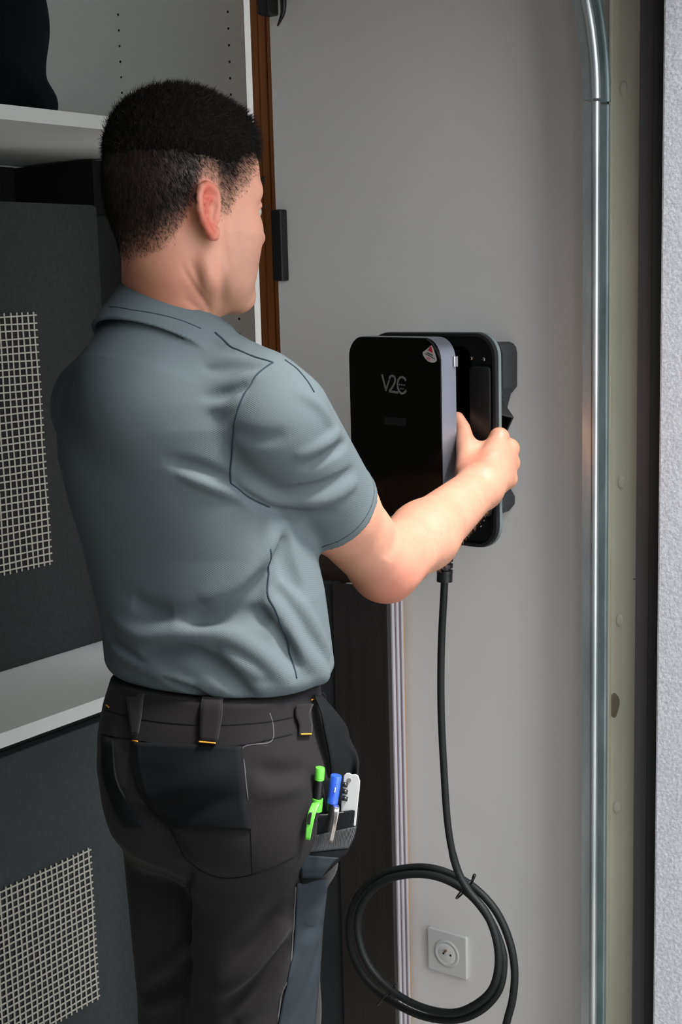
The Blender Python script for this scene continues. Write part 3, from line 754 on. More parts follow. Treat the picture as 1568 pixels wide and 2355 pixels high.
# x in ear coords: negative = back edge -> further out
def ear_side(sgn):
    def e(x, z, o=0.0):
        x *= 1.25; z *= .80; out = .006+max(0, .020-x)*math.sin(fl)*1.15+o
        return hl(EC[0]+x*math.cos(fl)-z*.10, sgn*(abs(EC[1])-.006+out), EC[2]+z)
    rim = [(.014, .006), (.016, .018), (.010, .030), (-.002, .0345), (-.013, .029), (-.018, .016), (-.017, .002), (-.013, -.012), (-.006, -.023), (.001, -.031), (.006, -.031), (.009, -.024)]
    pr = [.0032, .0036, .0038, .0038, .0038, .0040, .0040, .0038, .0038, .0050, .0052, .0045]
    P = [e(*q, o=.002) for q in rim]
    B.u(poly(P, [r*HS for r in pr]), .003)
    back = uni(.006, *[poly([e(x, z, -.002), e(.008, z*.6, -.006)], [.0028, .004]) for x, z in rim[2:10]])
    B.u(back, .006)
    B.u(poly([e(.004, .018, .001), e(-.006, .008, .0025), e(-.006, -.006, .002), e(.001, -.014, .001)], .0026), .003)
    B.s_(poly([e(.006, .006, .007), e(.005, -.006, .007)], .0088), .003); B.s_(poly([e(.009, .021, .006), e(-.003, .022, .006), e(-.009, .010, .006), e(-.0085, -.004, .006)], .0034), .002)
    B.u(poly([e(.014, .001, -.002), e(.012, -.008, -.001)], .0045), .004)
ear_side(-1); ear_side(1)

# ---- right arm and hand
SH = V(632, 970, 1.58); SM = V(762, 1163, 1.68); EL = V(885, 1300, 1.78); FM = V(975, 1232, 1.88); WR_ = V(1100, 1122, 2.02)
arm = uni(.03, rc(SH, SM, .057, .0495), rc(SM, EL, .0495, .0435))
B.u(arm, .01)
B.u(uni(.02, rc(EL, FM, .0435, .0455), rc(FM, WR_, .0455, .0325)), .02)
B.u(rc(V(900, 1345, 1.79), V(880, 1330, 1.77), .018, .022), .02)        # point of the elbow
B.ridge([V(925, 1350, 1.755), V(965, 1310, 1.79), V(1005, 1250, 1.85)], .004, .014)
B.ridge([V(905, 1210, 1.75), V(895, 1250, 1.72), V(888, 1290, 1.71)], -.004, .016)
hn = lambda *a: V(*a)
MC = [hn(1148, 1006, 2.095), hn(1171, 1032, 2.10), hn(1173, 1066, 2.095), hn(1168, 1103, 2.08)]
PI_ = [hn(1134, 986, 2.150), hn(1150, 1028, 2.165), hn(1150, 1066, 2.160), hn(1146, 1100, 2.145)]
DI = [hn(1096, 985, 2.200), hn(1110, 1024, 2.205), hn(1112, 1064, 2.20), hn(1112, 1102, 2.185)]
TI = [hn(1066, 992, 2.205), hn(1080, 1030, 2.21), hn(1082, 1070, 2.205), hn(1086, 1108, 2.19)]
B.u(uni(.014, *[rc(WR_+(m-WR_)*.12, m, .026, .0125) for m in MC]), .02)
B.u(ell((MC[0]+MC[3])/2*.62+WR_*.38, HR*0+np.stack([(MC[1]-WR_)/np.linalg.norm(MC[1]-WR_), np.cross([1, 0, 0], (MC[1]-WR_)/np.linalg.norm(MC[1]-WR_)), [1, 0, 0]]), [.045, .034, .020]), .015)
for m, a, b_, c, r in zip(MC, PI_, DI, TI, (.0112, .0116, .011, .0100)):
    B.u(poly([m, a, b_, c], [r*1.12, r*.98, r*.9, r*.78]), .005)
    B.u(rc(m, m, r*1.34), .004); B.ridge([WR_+(m-WR_)*.35+np.array([.008, -.012, 0]), m+np.array([.006, -.008, 0])], .0016, .0045)
TB, TM_, TIP = hn(1078, 1085, 2.05), hn(1074, 1032, 2.085), hn(1063, 985, 2.115)
B.u(poly([TB, TM_, TIP, hn(1052, 962, 2.128)], [.021, .0150, .0122, .0100]), .014)
B.u(rc(TM_, hn(1140, 1030, 2.10), .0085, .009), .016)                     # web of the thumb
B.ridge([hn(1075, 1060, 2.0), hn(1098, 1085, 1.99), hn(1118, 1110, 1.99)], -.0022, .009)
B.ridge([hn(1090, 1040, 2.03), hn(1115, 1028, 2.04), hn(1150, 1020, 2.05)], -.002, .008)

# ---- left arm, hidden behind the torso and the sleeve, holding the cover from the left
LS, LE, LW = V(225, 950, 1.77), V(480, 1235, 1.93), V(728, 1160, 2.06)
B.u(uni(.03, rc(LS, LE, .055, .042), rc(LE, LW, .044, .030)), .01)
LMC = [V(782, 1128, 2.12), V(786, 1143, 2.125), V(788, 1158, 2.12), V(786, 1174, 2.11)]
B.u(uni(.012, *[rc(LW, m, .024, .012) for m in LMC]), .01)
for m, dy in zip(LMC, (-4, -1, 2, 5)):
    px, py = proj(m); B.u(poly([m, V(px+18, py+dy, 2.20), V(px+48, py+dy, 2.23)], [.0105, .0098, .0085]), .004)
B.u(poly([LW+(LMC[0]-LW)*.3, V(775, 1095, 2.08), V(806, 1084, 2.105)], [.018, .014, .011]), .01)

# ---- torso rows (from the shirt's outline), slim body inside
def brow(py, l, r, H, ratio=.62, ang=0.0, n=2.2, grow=0.0):
    c = V((l+r)/2, py, H); hw = (r-l)/2/FPX*float((c-CAM)@fw)+grow
    ex = math.hypot(Rh[0]*math.cos(ang)+Rh[1]*math.sin(ang), ratio*(-Rh[0]*math.sin(ang)+Rh[1]*math.cos(ang)))
    a = hw/ex; return (c[2], c[0], c[1], a, a*ratio, ang, n)
AN = .10
T = [brow(742, 330, 448, 1.655, .80, AN, 2), brow(765, 255, 520, 1.655, .62, AN, 2), brow(800, 208, 565, 1.655, .60, AN, 2.1), brow(850, 165, 612, 1.655, .60, AN, 2.2),
     brow(910, 138, 645, 1.655, .62, AN, 2.3), brow(970, 126, 658, 1.655, .64, AN, 2.3), brow(1050, 130, 668, 1.66, .66, AN, 2.3), brow(1150, 155, 690, 1.665, .66, AN, 2.3),
     brow(1250, 186, 718, 1.67, .66, AN, 2.3), brow(1350, 210, 740, 1.67, .66, AN, 2.3), brow(1440, 232, 752, 1.67, .68, AN, 2.3), brow(1520, 240, 762, 1.67, .68, AN, 2.3), brow(1600, 258, 752, 1.665, .68, AN, 2.3), brow(1650, 262, 742, 1.665, .68, AN, 2.3)]
slim = [(z, x, y, a-.022-(.018 if z < 1.2 else 0), b-.022-(.018 if z < 1.2 else 0), g, n) for z, x, y, a, b, g, n in T[1:]]
B.u(stack(slim), .02)
PV = V(490, 1760, 1.66)
B.u(rc(V(490, 1730, 1.66), PV, .072, .072), .02)
LEGR = [V(606, 1850, 1.64), V(598, 2300, 1.655)]; LEGL = [V(412, 1850, 1.72), V(420, 2300, 1.72)]
def down(p, z, dx=0, dy=0): return np.array([p[0]+dx, p[1]+dy, z])
RK, RA = LEGR[1], down(LEGR[1], .10, .01, -.03); LK, LA = LEGL[1], down(LEGL[1], .10, -.02, -.02)
B.u(rc(LEGR[0], RK, .060, .048), .01); B.u(rc(RK, RA, .05, .036), .02)
B.u(rc(LEGL[0], LK, .060, .048), .01); B.u(rc(LK, LA, .05, .036), .02)
import time; _t = time.time()
v, F = B.mesh((-1.75, .80, .06), (-.75, 2.02, 1.95), .0022)
body = mesh_from('body', v, F, MATS['skin'], man)
print('body', len(v), time.time()-_t)
q = (v-HO)@HR.T/np.array([HX, HX, HZ])                       # head-local coordinates of every vertex
x, y, z = q[:, 0], q[:, 1], q[:, 2]
rr2 = np.sqrt(x*x+y*y+z*z)
def sstep(a, b, t): t = np.clip((t-a)/(b-a), 0, 1); return t*t*(3-2*t)
earw = np.exp(-((x+.024)/.020)**2-((z+.004)/.036)**4)*sstep(.0735, .080, np.abs(y))
isear = earw > .3
# hairline: front height .075 at x~.08, temple, sideburn in front of the ear, nape at z=-.06
nzv = RNG.normal(0, .003, len(v))
line = np.interp(x, [-.12, -.08, -.052, -.040, -.030, -.006, .000, .020, .030, .046, .062, .078, .10], [-.060, -.058, -.034, -.004, .020, .023, -.002, -.006, .014, .026, .044, .068, .082])
scalp = sstep(-.004, .010, z-line+nzv)*(rr2 < .16)*(~isear)
fade = .40+.60*sstep(.0, .052, z-line+.5*np.clip(-x-.02, 0, .06))*sstep(-.01, .045, z-.25*np.clip(x,-.1,.1)+.55*np.clip(-x-.02, 0, .1))
attr(body, 'scalp', np.clip(scalp*fade, 0, 1)*.95)
beard = np.exp(-((z+.065)/.045)**2)*(x > .005)*(rr2 < .16)*(z < -.02)*np.clip((x-.0)/.02, 0, 1)
attr(body, 'stubble', beard*.35)
er = earw*.72+np.exp(-(((x+.04)**2+(np.abs(y)-.07)**2+(z+.005)**2)/.0006))*.3
nk = np.exp(-((x+.05)/.05)**2-((z+.11)/.05)**2)*.25
nose = np.exp(-(((x-.115)**2+y*y+(z+.03)**2)/.0003))*.3
hand = np.exp(-(np.linalg.norm(v-hn(1098, 1062, 2.03), axis=1)/.022)**2)*.35+np.exp(-(np.linalg.norm(v-hn(900, 1350, 1.76), axis=1)/.05)**2)*.35
attr(body, 'red', np.clip(er+nk+nose+hand, 0, .66))
attr(body, 'lip', np.exp(-((x-.1)/.012)**2-((z+.0525)/.008)**2-(y/.022)**2)*.7)
for s in (-1, 1):
    c = hl(.0795, s*.031, .006); bm = bmesh.new(); bmesh.ops.create_uvsphere(bm, u_segments=24, v_segments=16, radius=.0118*HS)
    me = bpy.data.meshes.new('eye'); bm.to_mesh(me); bm.free(); me.transform(Matrix.Translation(c)); e = link('eye', me, MATS['eye_white'], man, True)
    c2 = hl(.0795+.0078, s*.031-.001, .005); bm = bmesh.new(); bmesh.ops.create_uvsphere(bm, u_segments=16, v_segments=10, radius=.0058*HS)
    me = bpy.data.meshes.new('iris'); bm.to_mesh(me); bm.free(); me.transform(Matrix.Translation(c2)); link('iris', me, MATS['iris'], e, True)
# hair: a cap on top plus short strands everywhere the scalp is dark
HC = Solid()
HC.u(hE((-.012, 0, .066), (.0990, .0790, .0690)))
HC.u(hE((.046, 0, .084), (.044, .055, .032)), .02)
v2, F2 = HC.mesh(HO-.17, HO+.19, .003)
cap = mesh_from('hair', v2, F2, MATS['hair_cap'], man)
tex = np.sin(v2[:, 0]*400)*np.sin(v2[:, 1]*370+1)*np.sin(v2[:, 2]*330)*.0012+RNG.normal(0, .0005, len(v2))
v2 = v2+((v2-HO)/np.linalg.norm(v2-HO, axis=1)[:, None])*tex[:, None]; cap.data.vertices.foreach_set('co', v2.astype(f32).ravel())
def strands(name, roots, nrm, lens, lean, wid, m, parent, curl=.5):
    n = len(roots); t1 = nrm+lean; t1 /= np.linalg.norm(t1, axis=1)[:, None]
    side = np.cross(t1, RNG.normal(0, 1, (n, 3))); side /= np.linalg.norm(side, axis=1)[:, None]
    p0 = roots; p1 = roots+t1*lens[:, None]*.5; t2 = t1+lean*curl; t2 /= np.linalg.norm(t2, axis=1)[:, None]; p2 = p1+t2*lens[:, None]*.5
    w_ = wid/2
    V_ = np.stack([p0-side*w_, p0+side*w_, p1+side*w_*.8, p1-side*w_*.8, p2], 1).reshape(-1, 3)
    i = np.arange(n)*5; F_ = np.concatenate([np.stack([i, i+1, i+2], 1), np.stack([i, i+2, i+3], 1), np.stack([i+3, i+2, i+4], 1)])
    o = mesh_from(name, V_, F_, m, parent); o['kind'] = 'stuff'; return o
def normals(o): 
    nn = np.empty(len(o.data.vertices)*3, f32); o.data.vertices.foreach_get('normal', nn); return nn.reshape(-1, 3).astype(float)
nb = normals(body)
pr = np.clip(scalp, 0, 1)*(z < .10)*(.25+.75*fade)*(earw < .30); idx = RNG.choice(len(v), 26000, p=pr/pr.sum())
hzloc = z[idx]; ln = .0025+.006*sstep(-.01, .075, hzloc-line[idx])
lean = np.tile(np.array(-hz*.75+fx*.45), (len(idx), 1))+RNG.normal(0, .22, (len(idx), 3))
strands('side_hair', v[idx]+RNG.normal(0, .0009, (len(idx), 3)), nb[idx]*.42, ln, lean, .00042, MATS['hair'], man)
nc = normals(cap); zl = ((v2-HO)@hz)/HZ; ok = np.nonzero(zl > .058)[0]; idx = RNG.choice(ok, 20000)
xl_ = ((v2[idx]-HO)@fx)/HS
lean = np.tile(fx*.75+hz*.25, (len(idx), 1))+RNG.normal(0, .38, (len(idx), 3))
strands('top_hair', v2[idx]-nc[idx]*.002, nc[idx]*.85, RNG.uniform(.005, .013, len(idx)), lean, .0005, MATS['hair'], man)
idx = RNG.choice(np.nonzero((zl > .030) & (zl < .078))[0], 9000)
lean = np.tile(-hz*1.1+fx*.25, (len(idx), 1))+RNG.normal(0, .3, (len(idx), 3))
strands('blend_hair', v2[idx]-nc[idx]*.002, nc[idx]*.5, RNG.uniform(.008, .018, len(idx)), lean, .00042, MATS['hair'], man)
# lashes and brow
rb = [hl(.096+.0*k, -.032, .032) for k in range(1)]
R_ = []; N_ = []
for s in (-1, 1):
    for k in range(140):
        t = RNG.random(); R_.append(hl(.099-.024*t*t, s*(.012+.036*t), .036+.006*math.sin(t*2.6)+RNG.normal(0, .0016)-.002)); N_.append(fx*.5+hy*s*.5+hz*.25)
strands('eyebrow', np.array(R_), np.array(N_), np.full(len(R_), .008), RNG.normal(0, .2, (len(R_), 3)), .0005, MATS['hair'], man)
R_ = []; N_ = []
for s in (-1, 1):
    for k in range(60):
        t = RNG.random()*math.pi; R_.append(hl(.0925-.004*abs(math.cos(t)), s*.032+.0115*math.cos(t), .0105+.002*math.sin(t))); N_.append(fx*1.0-hz*.25+hy*s*.2)
strands('eyelash', np.array(R_), np.array(N_), np.full(len(R_), .0085), np.tile(hz*.2, (len(R_), 1)), .0004, MATS['hair'], man)
# fine fair hair on the forearm
t_, dd = seg(v.astype(f32), EL, WR_); side_ = (v-EL-t_[:, None]*(WR_-EL))
on = (t_ > .12) & (t_ < .97) & (dd < .06) & (((v-EL)@rt) > -.03)
idx = RNG.choice(np.nonzero(on)[0], 2600); axd = (WR_-EL)/np.linalg.norm(WR_-EL)
lean = np.tile(-axd*.2+np.array([0, 0, -.9]), (len(idx), 1))+RNG.normal(0, .3, (len(idx), 3))
strands('arm_hair', v[idx], nb[idx]*.5, RNG.uniform(.003, .007, len(idx)), lean, .00013, MATS['arm_hair'], man)

# ---- shirt
S = Solid()
S.u(stack(T[1:-1]))
S.u(rc(V(405, 812, 1.655), V(592, 905, 1.60), .044, .053), .03)
S.u(rc(V(350, 785, 1.66), V(228, 915, 1.75), .044, .055), .035)
adir = (EL-SM)/np.linalg.norm(EL-SM); HM = V(757, 1168, 1.687)
S.u(both(uni(.006, rc(SH, SM, .066, .0590), rc(SM, SM+adir*.12, .0590, .0580)), plane(HM, adir)), .016)
ldir = (LE-LS)/np.linalg.norm(LE-LS); LH = LS+ldir*.17
S.u(both(rc(LS, LS+ldir*.26, .057, .056), plane(LH, ldir)), .022)
zc = V(500, 1617, 1.55)[2]
S.i(plane((0, 0, zc), (0, 0, -1)), .022)
FOLDS = [
 ([(262, 1425), (330, 1462), (430, 1456), (520, 1460), (600, 1505), (665, 1570)], .009, .013),
 ([(430, 1436), (500, 1420), (570, 1412), (625, 1432)], -.010, .013),
 ([(340, 1496), (430, 1500), (510, 1548), (575, 1600)], -.008, .012),
 ([(262, 1490), (350, 1540), (430, 1572), (520, 1606)], .007, .010),
 ([(250, 1462), (290, 1500), (400, 1566), (470, 1600)], -.005, .008),
 ([(520, 1500), (590, 1550), (650, 1604)], .005, .010),
 ([(618, 1375), (650, 1425), (700, 1505), (748, 1560)], .009, .012),
 ([(655, 1345), (715, 1430), (752, 1500)], .006, .010),
 ([(640, 1440), (680, 1520), (720, 1585)], -.007, .011),
 ([(650, 1200), (600, 1280), (540, 1350), (470, 1400)], .007, .018),
 ([(640, 1250), (600, 1330), (530, 1392), (440, 1428)], -.008, .016),
 ([(620, 1190), (614, 1260), (612, 1350)], .004, .010),
 ([(650, 1230), (660, 1300), (690, 1370)], -.006, .012),
 ([(390, 1058), (460, 1080), (533, 1108)], -.005, .010), ([(420, 1092), (500, 1122), (575, 1150)], .004, .009),
 ([(385, 758), (450, 764), (520, 778)], .003, .008), ([(380, 785), (450, 790), (530, 800)], -.003, .007),
 ([(400, 815), (480, 822), (570, 822)], .003, .009), ([(420, 850), (500, 852), (585, 842)], -.003, .008),
 ([(440, 880), (520, 878), (580, 858)], .003, .009), ([(460, 915), (530, 905), (570, 880)], -.0025, .008), ([(480, 940), (530, 930), (555, 905)], .004, .007),
 ([(560, 1118), (650, 1150), (740, 1150), (815, 1112)], .006, .009), ([(600, 1140), (680, 1128), (770, 1108), (812, 1080)], -.004, .009),
 ([(538, 1118), (580, 1148), (628, 1174)], -.004, .007), ([(632, 1172), (690, 1186), (760, 1176)], -.004, .008),
 ([(690, 1045), (745, 1018), (778, 992)], .006, .008), ([(700, 1075), (760, 1045), (795, 1018)], -.005, .007),
 ([(690, 905), (730, 930), (760, 975)], .003, .009),
 ([(545, 1000), (600, 1010), (660, 1000)], -.002, .012),
 ([(300, 1380), (340, 1400), (400, 1410)], -.003, .016)]
S.folds(FOLDS, 2.7, .76)
S.s_(both(rc(SM-adir*.02, SM+adir*.14, .0530, .0530), plane(HM-adir*.030, -adir)), .002)
S.s_(both(rc(LS, LS+ldir*.30, .053, .053), plane(LH-ldir*.03, -ldir)), .002)
inner = [(z, x, y, a-.018, b-.018, g, n) for z, x, y, a, b, g, n in T[1:]]
S.s_(both(stack(inner, False), lambda p: p[:, 2]-(zc+.03)), .002)
# collar: a slanted standing band
CC = V(382, 722, 1.634); cang = math.radians(27)
fwd = np.array([.05, 1, 0]); fwd /= np.linalg.norm(fwd); cn = np.array([0, 0, math.cos(cang)])+fwd*math.sin(cang); cu = np.cross(cn, [1., 0, 0]); cu /= np.linalg.norm(cu); cv = np.cross(cn, cu)
S.u(rc(CC-cn*.088, CC-cn*.034, .080, .0640), .04)
S.s_(both(rc(CC-cn*.012, CC+cn*.2, .0610, .0610)), .006)
def collar(p):
    q = p-CC.astype(f32); h = q@cn.astype(f32); r = np.hypot((q@cu.astype(f32))/1.04, q@cv.astype(f32))
    return np.maximum(np.abs(r-(.0612-h*.30))-.0026, np.abs(h+.012)-.0300)
S.u(collar, .008)
_t = time.time()
v, F = S.mesh((-1.75, .80, 1.02), (-.75, 1.75, 1.72), .0024)
S.set_tree(v, F); shirt = mesh_from('shirt', v, F, MATS['shirt'], man); print('shirt', len(v), time.time()-_t)
# two open side slits of cloth are drawn by seams: thin cords laid on the cloth
def cord(L, r, m, name, parent, sol=S, off=.0, n=6):
    P = sol.hits(L, off=off)
    if len(P) < 2: return None
    P = catmull(P, n); P2 = []
    for p in P:
        q, nq, _, _ = sol.bvh.find_nearest(Vector(p)); P2.append(np.array(q)+np.array(nq)*off)
    return MB().tube(P2, r, 6).build(name, m if not isinstance(m, str) else MATS[m], parent, smooth=True)
cord([(628, 834), (590, 862), (562, 905), (543, 960), (535, 1030), (530, 1080), (531, 1112)], .0011, 'shirt_seam', 'sleeve_seam', shirt)
cord([(531, 1112), (575, 1145), (620, 1166)], .0010, 'shirt_seam', 'underarm_seam', shirt)
cord([(494, 764), (512, 780), (530, 797), (550, 806), (578, 818), (628, 834)], .0012, 'shirt_seam', 'shoulder_seam', shirt)
cord([(622, 1262), (618, 1320), (616, 1368), (634, 1405), (652, 1452), (668, 1510), (682, 1560), (688, 1606)], .0011, 'shirt_seam', 'side_seam', shirt)
cord([(252, 706), (300, 712), (360, 722), (420, 738), (462, 756)], .0006, 'shirt_seam', 'collar_seam', shirt)
cord([(655, 828), (682, 848), (700, 868), (722, 902)], .0012, 'shirt_seam', 'piping', shirt)
hp = []
for k in range(40):
    a = 2*math.pi*k/40; e1 = np.cross(adir, [0, 0, 1.]); e1 /= np.linalg.norm(e1); e2 = np.cross(adir, e1)
    dvec = e1*math.cos(a)+e2*math.sin(a); c = HM-adir*.012
    q = S.bvh.ray_cast(Vector(c+dvec*.11), Vector(-dvec))[0]; hp.append(np.array(q) if q is not None else c+dvec*.063)
MB().tube(hp+[hp[0]], .0006, 5, cap=False).build('sleeve_hem_stitch', MATS['shirt_seam'], shirt, smooth=True)

# ---- trousers
P_ = Solid()
A2 = .10
TR = [brow(1560, 256, 730, 1.665, .70, A2, 2.3), brow(1620, 238, 735, 1.665, .72, A2, 2.3), brow(1690, 226, 742, 1.665, .74, A2, 2.3), brow(1760, 230, 750, 1.665, .76, A2, 2.3),
      brow(1830, 248, 756, 1.665, .76, A2, 2.3), brow(1900, 272, 757, 1.665, .74, A2, 2.4), brow(1965, 298, 750, 1.668, .58, A2, 2.4)]
P_.u(stack(TR))
RL0, RL1 = V(596, 1890, 1.635), V(588, 2330, 1.65); LL0, LL1 = V(432, 1890, 1.725), V(456, 2330, 1.725)
P_.u(rc(RL0, RL1, .0875, .0790), .05); P_.u(rc(LL0, LL1, .0865, .078), .02)
RF, LF = down(RL1, .11, .01, -.03), down(LL1, .11, -.02, -.02)
P_.u(rc(RL1, RF, .079, .062), .02); P_.u(rc(LL1, LF, .078, .062), .008)
P_.u(rc(V(600, 1800, 1.60), V(610, 1850, 1.60), .07, .07), .05); P_.u(rc(V(385, 1800, 1.66), V(380, 1850, 1.66), .06, .06), .05)
P_.i(plane((0, 0, zc+.05), (0, 0, 1)), .004); P_.i(plane((0, 0, .075), (0, 0, -1)), .006)
P_.folds([
 ([(300, 1850), (360, 1890), (430, 1960)], -.006, .012), ([(600, 1830), (660, 1815), (700, 1800)], .004, .010), ([(590, 1770), (650, 1780), (700, 1770)], -.004, .012),
 ([(380, 1830), (450, 1800), (520, 1760)], .004, .014), ([(400, 1870), (480, 1850), (560, 1830)], -.003, .014),
 ([(655, 2110), (630, 2160), (570, 2230), (500, 2280)], .009, .014), ([(640, 2080), (590, 2150), (520, 2200)], -.005, .014), ([(660, 2160), (600, 2250), (520, 2320)], -.008, .012),
 ([(665, 2215), (630, 2270), (560, 2340)], .008, .010), ([(440, 2165), (400, 2210), (350, 2240)], .006, .010), ([(440, 2210), (400, 2255), (330, 2290)], -.006, .010), ([(430, 2290), (380, 2310), (330, 2315)], .004, .008),
 ([(690, 2110), (715, 2105), (740, 2100)], .003, .006), ([(690, 2140), (715, 2132), (738, 2124)], -.003, .006), ([(690, 2170), (715, 2160), (735, 2150)], .003, .006), ([(735, 2080), (705, 2200), (660, 2320)], .005, .009), ([(736, 2160), (715, 2250), (690, 2340)], .004, .008),
 ([(440, 1990), (438, 2080), (440, 2180)], -.004, .006), ([(300, 1960), (370, 1985), (430, 2020)], .003, .012)], 2.5, .85)
_t = time.time()
v, F = P_.mesh((-1.75, .75, .05), (-.80, 1.75, 1.16), .0034)
P_.set_tree(v, F); tr = mesh_from('trousers', v, F, MATS['trouser'], man); print('trousers', len(v), time.time()-_t)
def sheet(rows, name, m, parent, sol=None, off=.0015, nc=14, th=.0022, nr=5):
    """rows of (x0, x1, y0, y1): a cloth panel laid on the surface between two edges seen in the picture"""
    R4 = catmull([np.array(r, float) for r in rows], nr); G = []
    for x0, x1, y0, y1 in R4:
        row = []
        for k in range(nc+1):
            t = k/nc; h = sol.hit(x0+(x1-x0)*t, y0+(y1-y0)*t, off=off)
            row.append(h)
        last = next((q for q in row if q is not None), None)
        for k in range(nc+1):
            if row[k] is None: row[k] = row[k-1] if k and row[k-1] is not None else last
        if last is not None: G.append(row)
    n = nc+1; vs = [tuple(p) for r in G for p in r]
    fs = [(i*n+k, i*n+k+1, (i+1)*n+k+1, (i+1)*n+k) for i in range(len(G)-1) for k in range(nc)]
    o = MB().add(vs, fs).build(name, m if not isinstance(m, str) else MATS[m], parent, smooth=True)
    # face the camera side, then give it thickness inwards
    nn = o.data.polygons[len(o.data.polygons)//2]
    if nn.normal.dot(Vector(CAM)-nn.center) < 0: o.data.flip_normals()
    md = o.modifiers.new('cloth', 'SOLIDIFY'); md.thickness = th; md.offset = 0
    return o
sheet([(305, 558, 1706, 1716), (308, 562, 1760, 1770), (322, 566, 1815, 1825), (352, 574, 1865, 1880), (400, 578, 1905, 1906)], 'back_pocket', 'trouser_dark', tr, P_)
sheet([(682, 752, 2030, 2020), (678, 742, 2110, 2110), (673, 736, 2190, 2190), (656, 730, 2270, 2270), (640, 722, 2355, 2355), (632, 716, 2420, 2420)], 'side_panel', 'trouser_side', tr, P_, off=.0012, th=.0018)
sheet([(238, 262, 1690, 1700), (240, 270, 1780, 1790), (262, 300, 1850, 1850), (288, 330, 1900, 1900)], 'hip_panel', 'trouser_dark', tr, P_)
for L in ([(232, 1688), (300, 1700), (380, 1711), (470, 1716), (560, 1713), (640, 1696), (672, 1688)], [(240, 1632), (330, 1655), (470, 1668), (600, 1662), (672, 1650)]):
    cord(L, .0008, 'trouser_dark', 'waistband_seam', tr, P_)
cord([(392, 1908), (440, 1985), (500, 2017), (560, 2016), (625, 1994), (680, 1966)], .0010, 'trouser_dark', 'yoke_seam', tr, P_)
cord([(576, 1908), (578, 1950), (580, 2010)], .0007, 'trouser_dark', 'panel_seam', tr, P_)
cord([(620, 1640), (628, 1670), (622, 1706), (560, 1718), (562, 1760), (570, 1840)], .0007, 'grey_stitch', 'topstitch', tr, P_)
cord([(680, 2040), (676, 2110), (671, 2190), (654, 2270), (638, 2350)], .0011, 'grey_stitch', 'leg_seam', tr, P_)
for rows in ([(466, 514, 1612, 1612), (464, 512, 1650, 1650), (463, 502, 1704, 1708)], [(298, 335, 1604, 1600), (304, 330, 1650, 1646), (310, 322, 1690, 1690)], [(676, 712, 1620, 1618), (674, 705, 1645, 1640), (682, 710, 1670, 1668), (682, 708, 1694, 1692)]):
    sheet(rows, 'belt_loop', 'trouser', tr, P_, off=.0045, nc=5, th=.0025)
for x0, y0, x1, y1 in ((463, 1705, 500, 1709), (536, 1722, 555, 1721), (306, 1703, 318, 1705), (684, 1690, 706, 1690), (246, 1622, 252, 1627), (714, 1610, 722, 1606)):
    cord([(x0, y0), ((x0+x1)/2, (y0+y1)/2), (x1, y1)], .0009, 'stitch', 'bar_tack', tr, P_, off=.0065 if x0 in (463, 684) else .0012)
# left cargo flap standing off the leg
def sheet3(rows, name, m, parent, th=.002, nr=5):
    G = [catmull([V(*q) for q in r], 5) for r in rows]; n = len(G[0])
    cols = [catmull([g[k] for g in G], nr) for k in range(n)]; N = len(cols[0])
    vs = [tuple(cols[k][i]) for i in range(N) for k in range(n)]
    fs = [(i*n+k, i*n+k+1, (i+1)*n+k+1, (i+1)*n+k) for i in range(N-1) for k in range(n-1)]
    o = MB().add(vs, fs).build(name, m if not isinstance(m, str) else MATS[m], parent, smooth=True)
    md = o.modifiers.new('cloth', 'SOLIDIFY'); md.thickness = th; md.offset = 0
    return o
sheet3([[(266, 1858, 1.72), (285, 1862, 1.70), (306, 1868, 1.69)], [(280, 1915, 1.725), (296, 1918, 1.71), (314, 1920, 1.70)], [(292, 1990, 1.73), (305, 1990, 1.71), (322, 1990, 1.70)], [(302, 2060, 1.735), (314, 2060, 1.715), (330, 2060, 1.70)], [(314, 2122, 1.74), (322, 2122, 1.72), (334, 2122, 1.71)]], 'cargo_flap', 'trouser_dark', tr, .005)

# holster pocket on the right hip
RA_ = math.atan2(Rh[1], Rh[0])
def prow(py, l, r, H, ratio): 
    c = V((l+r)/2, py, H); hw = (r-l)/2/FPX*float((c-CAM)@fw); return (c[2], c[0], c[1], hw, hw*ratio, RA_, 2.3)
HPK = 1.560
pr_ = [prow(1858, 694, 826, HPK, .40), prow(1900, 692, 822, HPK, .40), prow(1930, 691, 815, HPK, .38), prow(1960, 688, 800, HPK-.005, .36), prow(1990, 685, 772, HPK-.010, .34), prow(2020, 688, 742, HPK-.010, .32), prow(2038, 698, 716, HPK-.005, .4)]
PK = Solid(); PK.u(stack(pr_)); PK.i(plane(V(760, 1862, HPK), np.array([0, 0, 1.])+rt*-.15), .002)
PK.s_(stack([(z, x, y, a-.0035, b-.0035, g, n) for z, x, y, a, b, g, n in pr_[:4]], False), .001)
v, F = PK.mesh((-1.3, .8, .75), (-.8, 1.6, 1.12), .0016); PK.set_tree(v, F); pk = mesh_from('holster_pocket', v, F, MATS['trouser_dark'], tr)
sheet([(692, 818, 1928, 1900), (691, 812, 1945, 1925), (690, 800, 1962, 1950)], 'mesh_band', mat('pocket_mesh', srgb(66, 68, 69), .8, wave=(330, 1.0, .0015, (0, 0, .0))), pk, PK, off=.0008, nc=20, th=.001)
sheet([(692, 778, 1966, 1972), (690, 760, 1990, 1990), (694, 738, 2018, 2018)], 'pocket_base', 'trouser_side', pk, PK, off=.0006, nc=12, th=.001)
cord([(698, 1872), (740, 1874), (790, 1868), (822, 1852)], .0008, 'grey_stitch', 'pocket_hem', pk, PK, n=5)
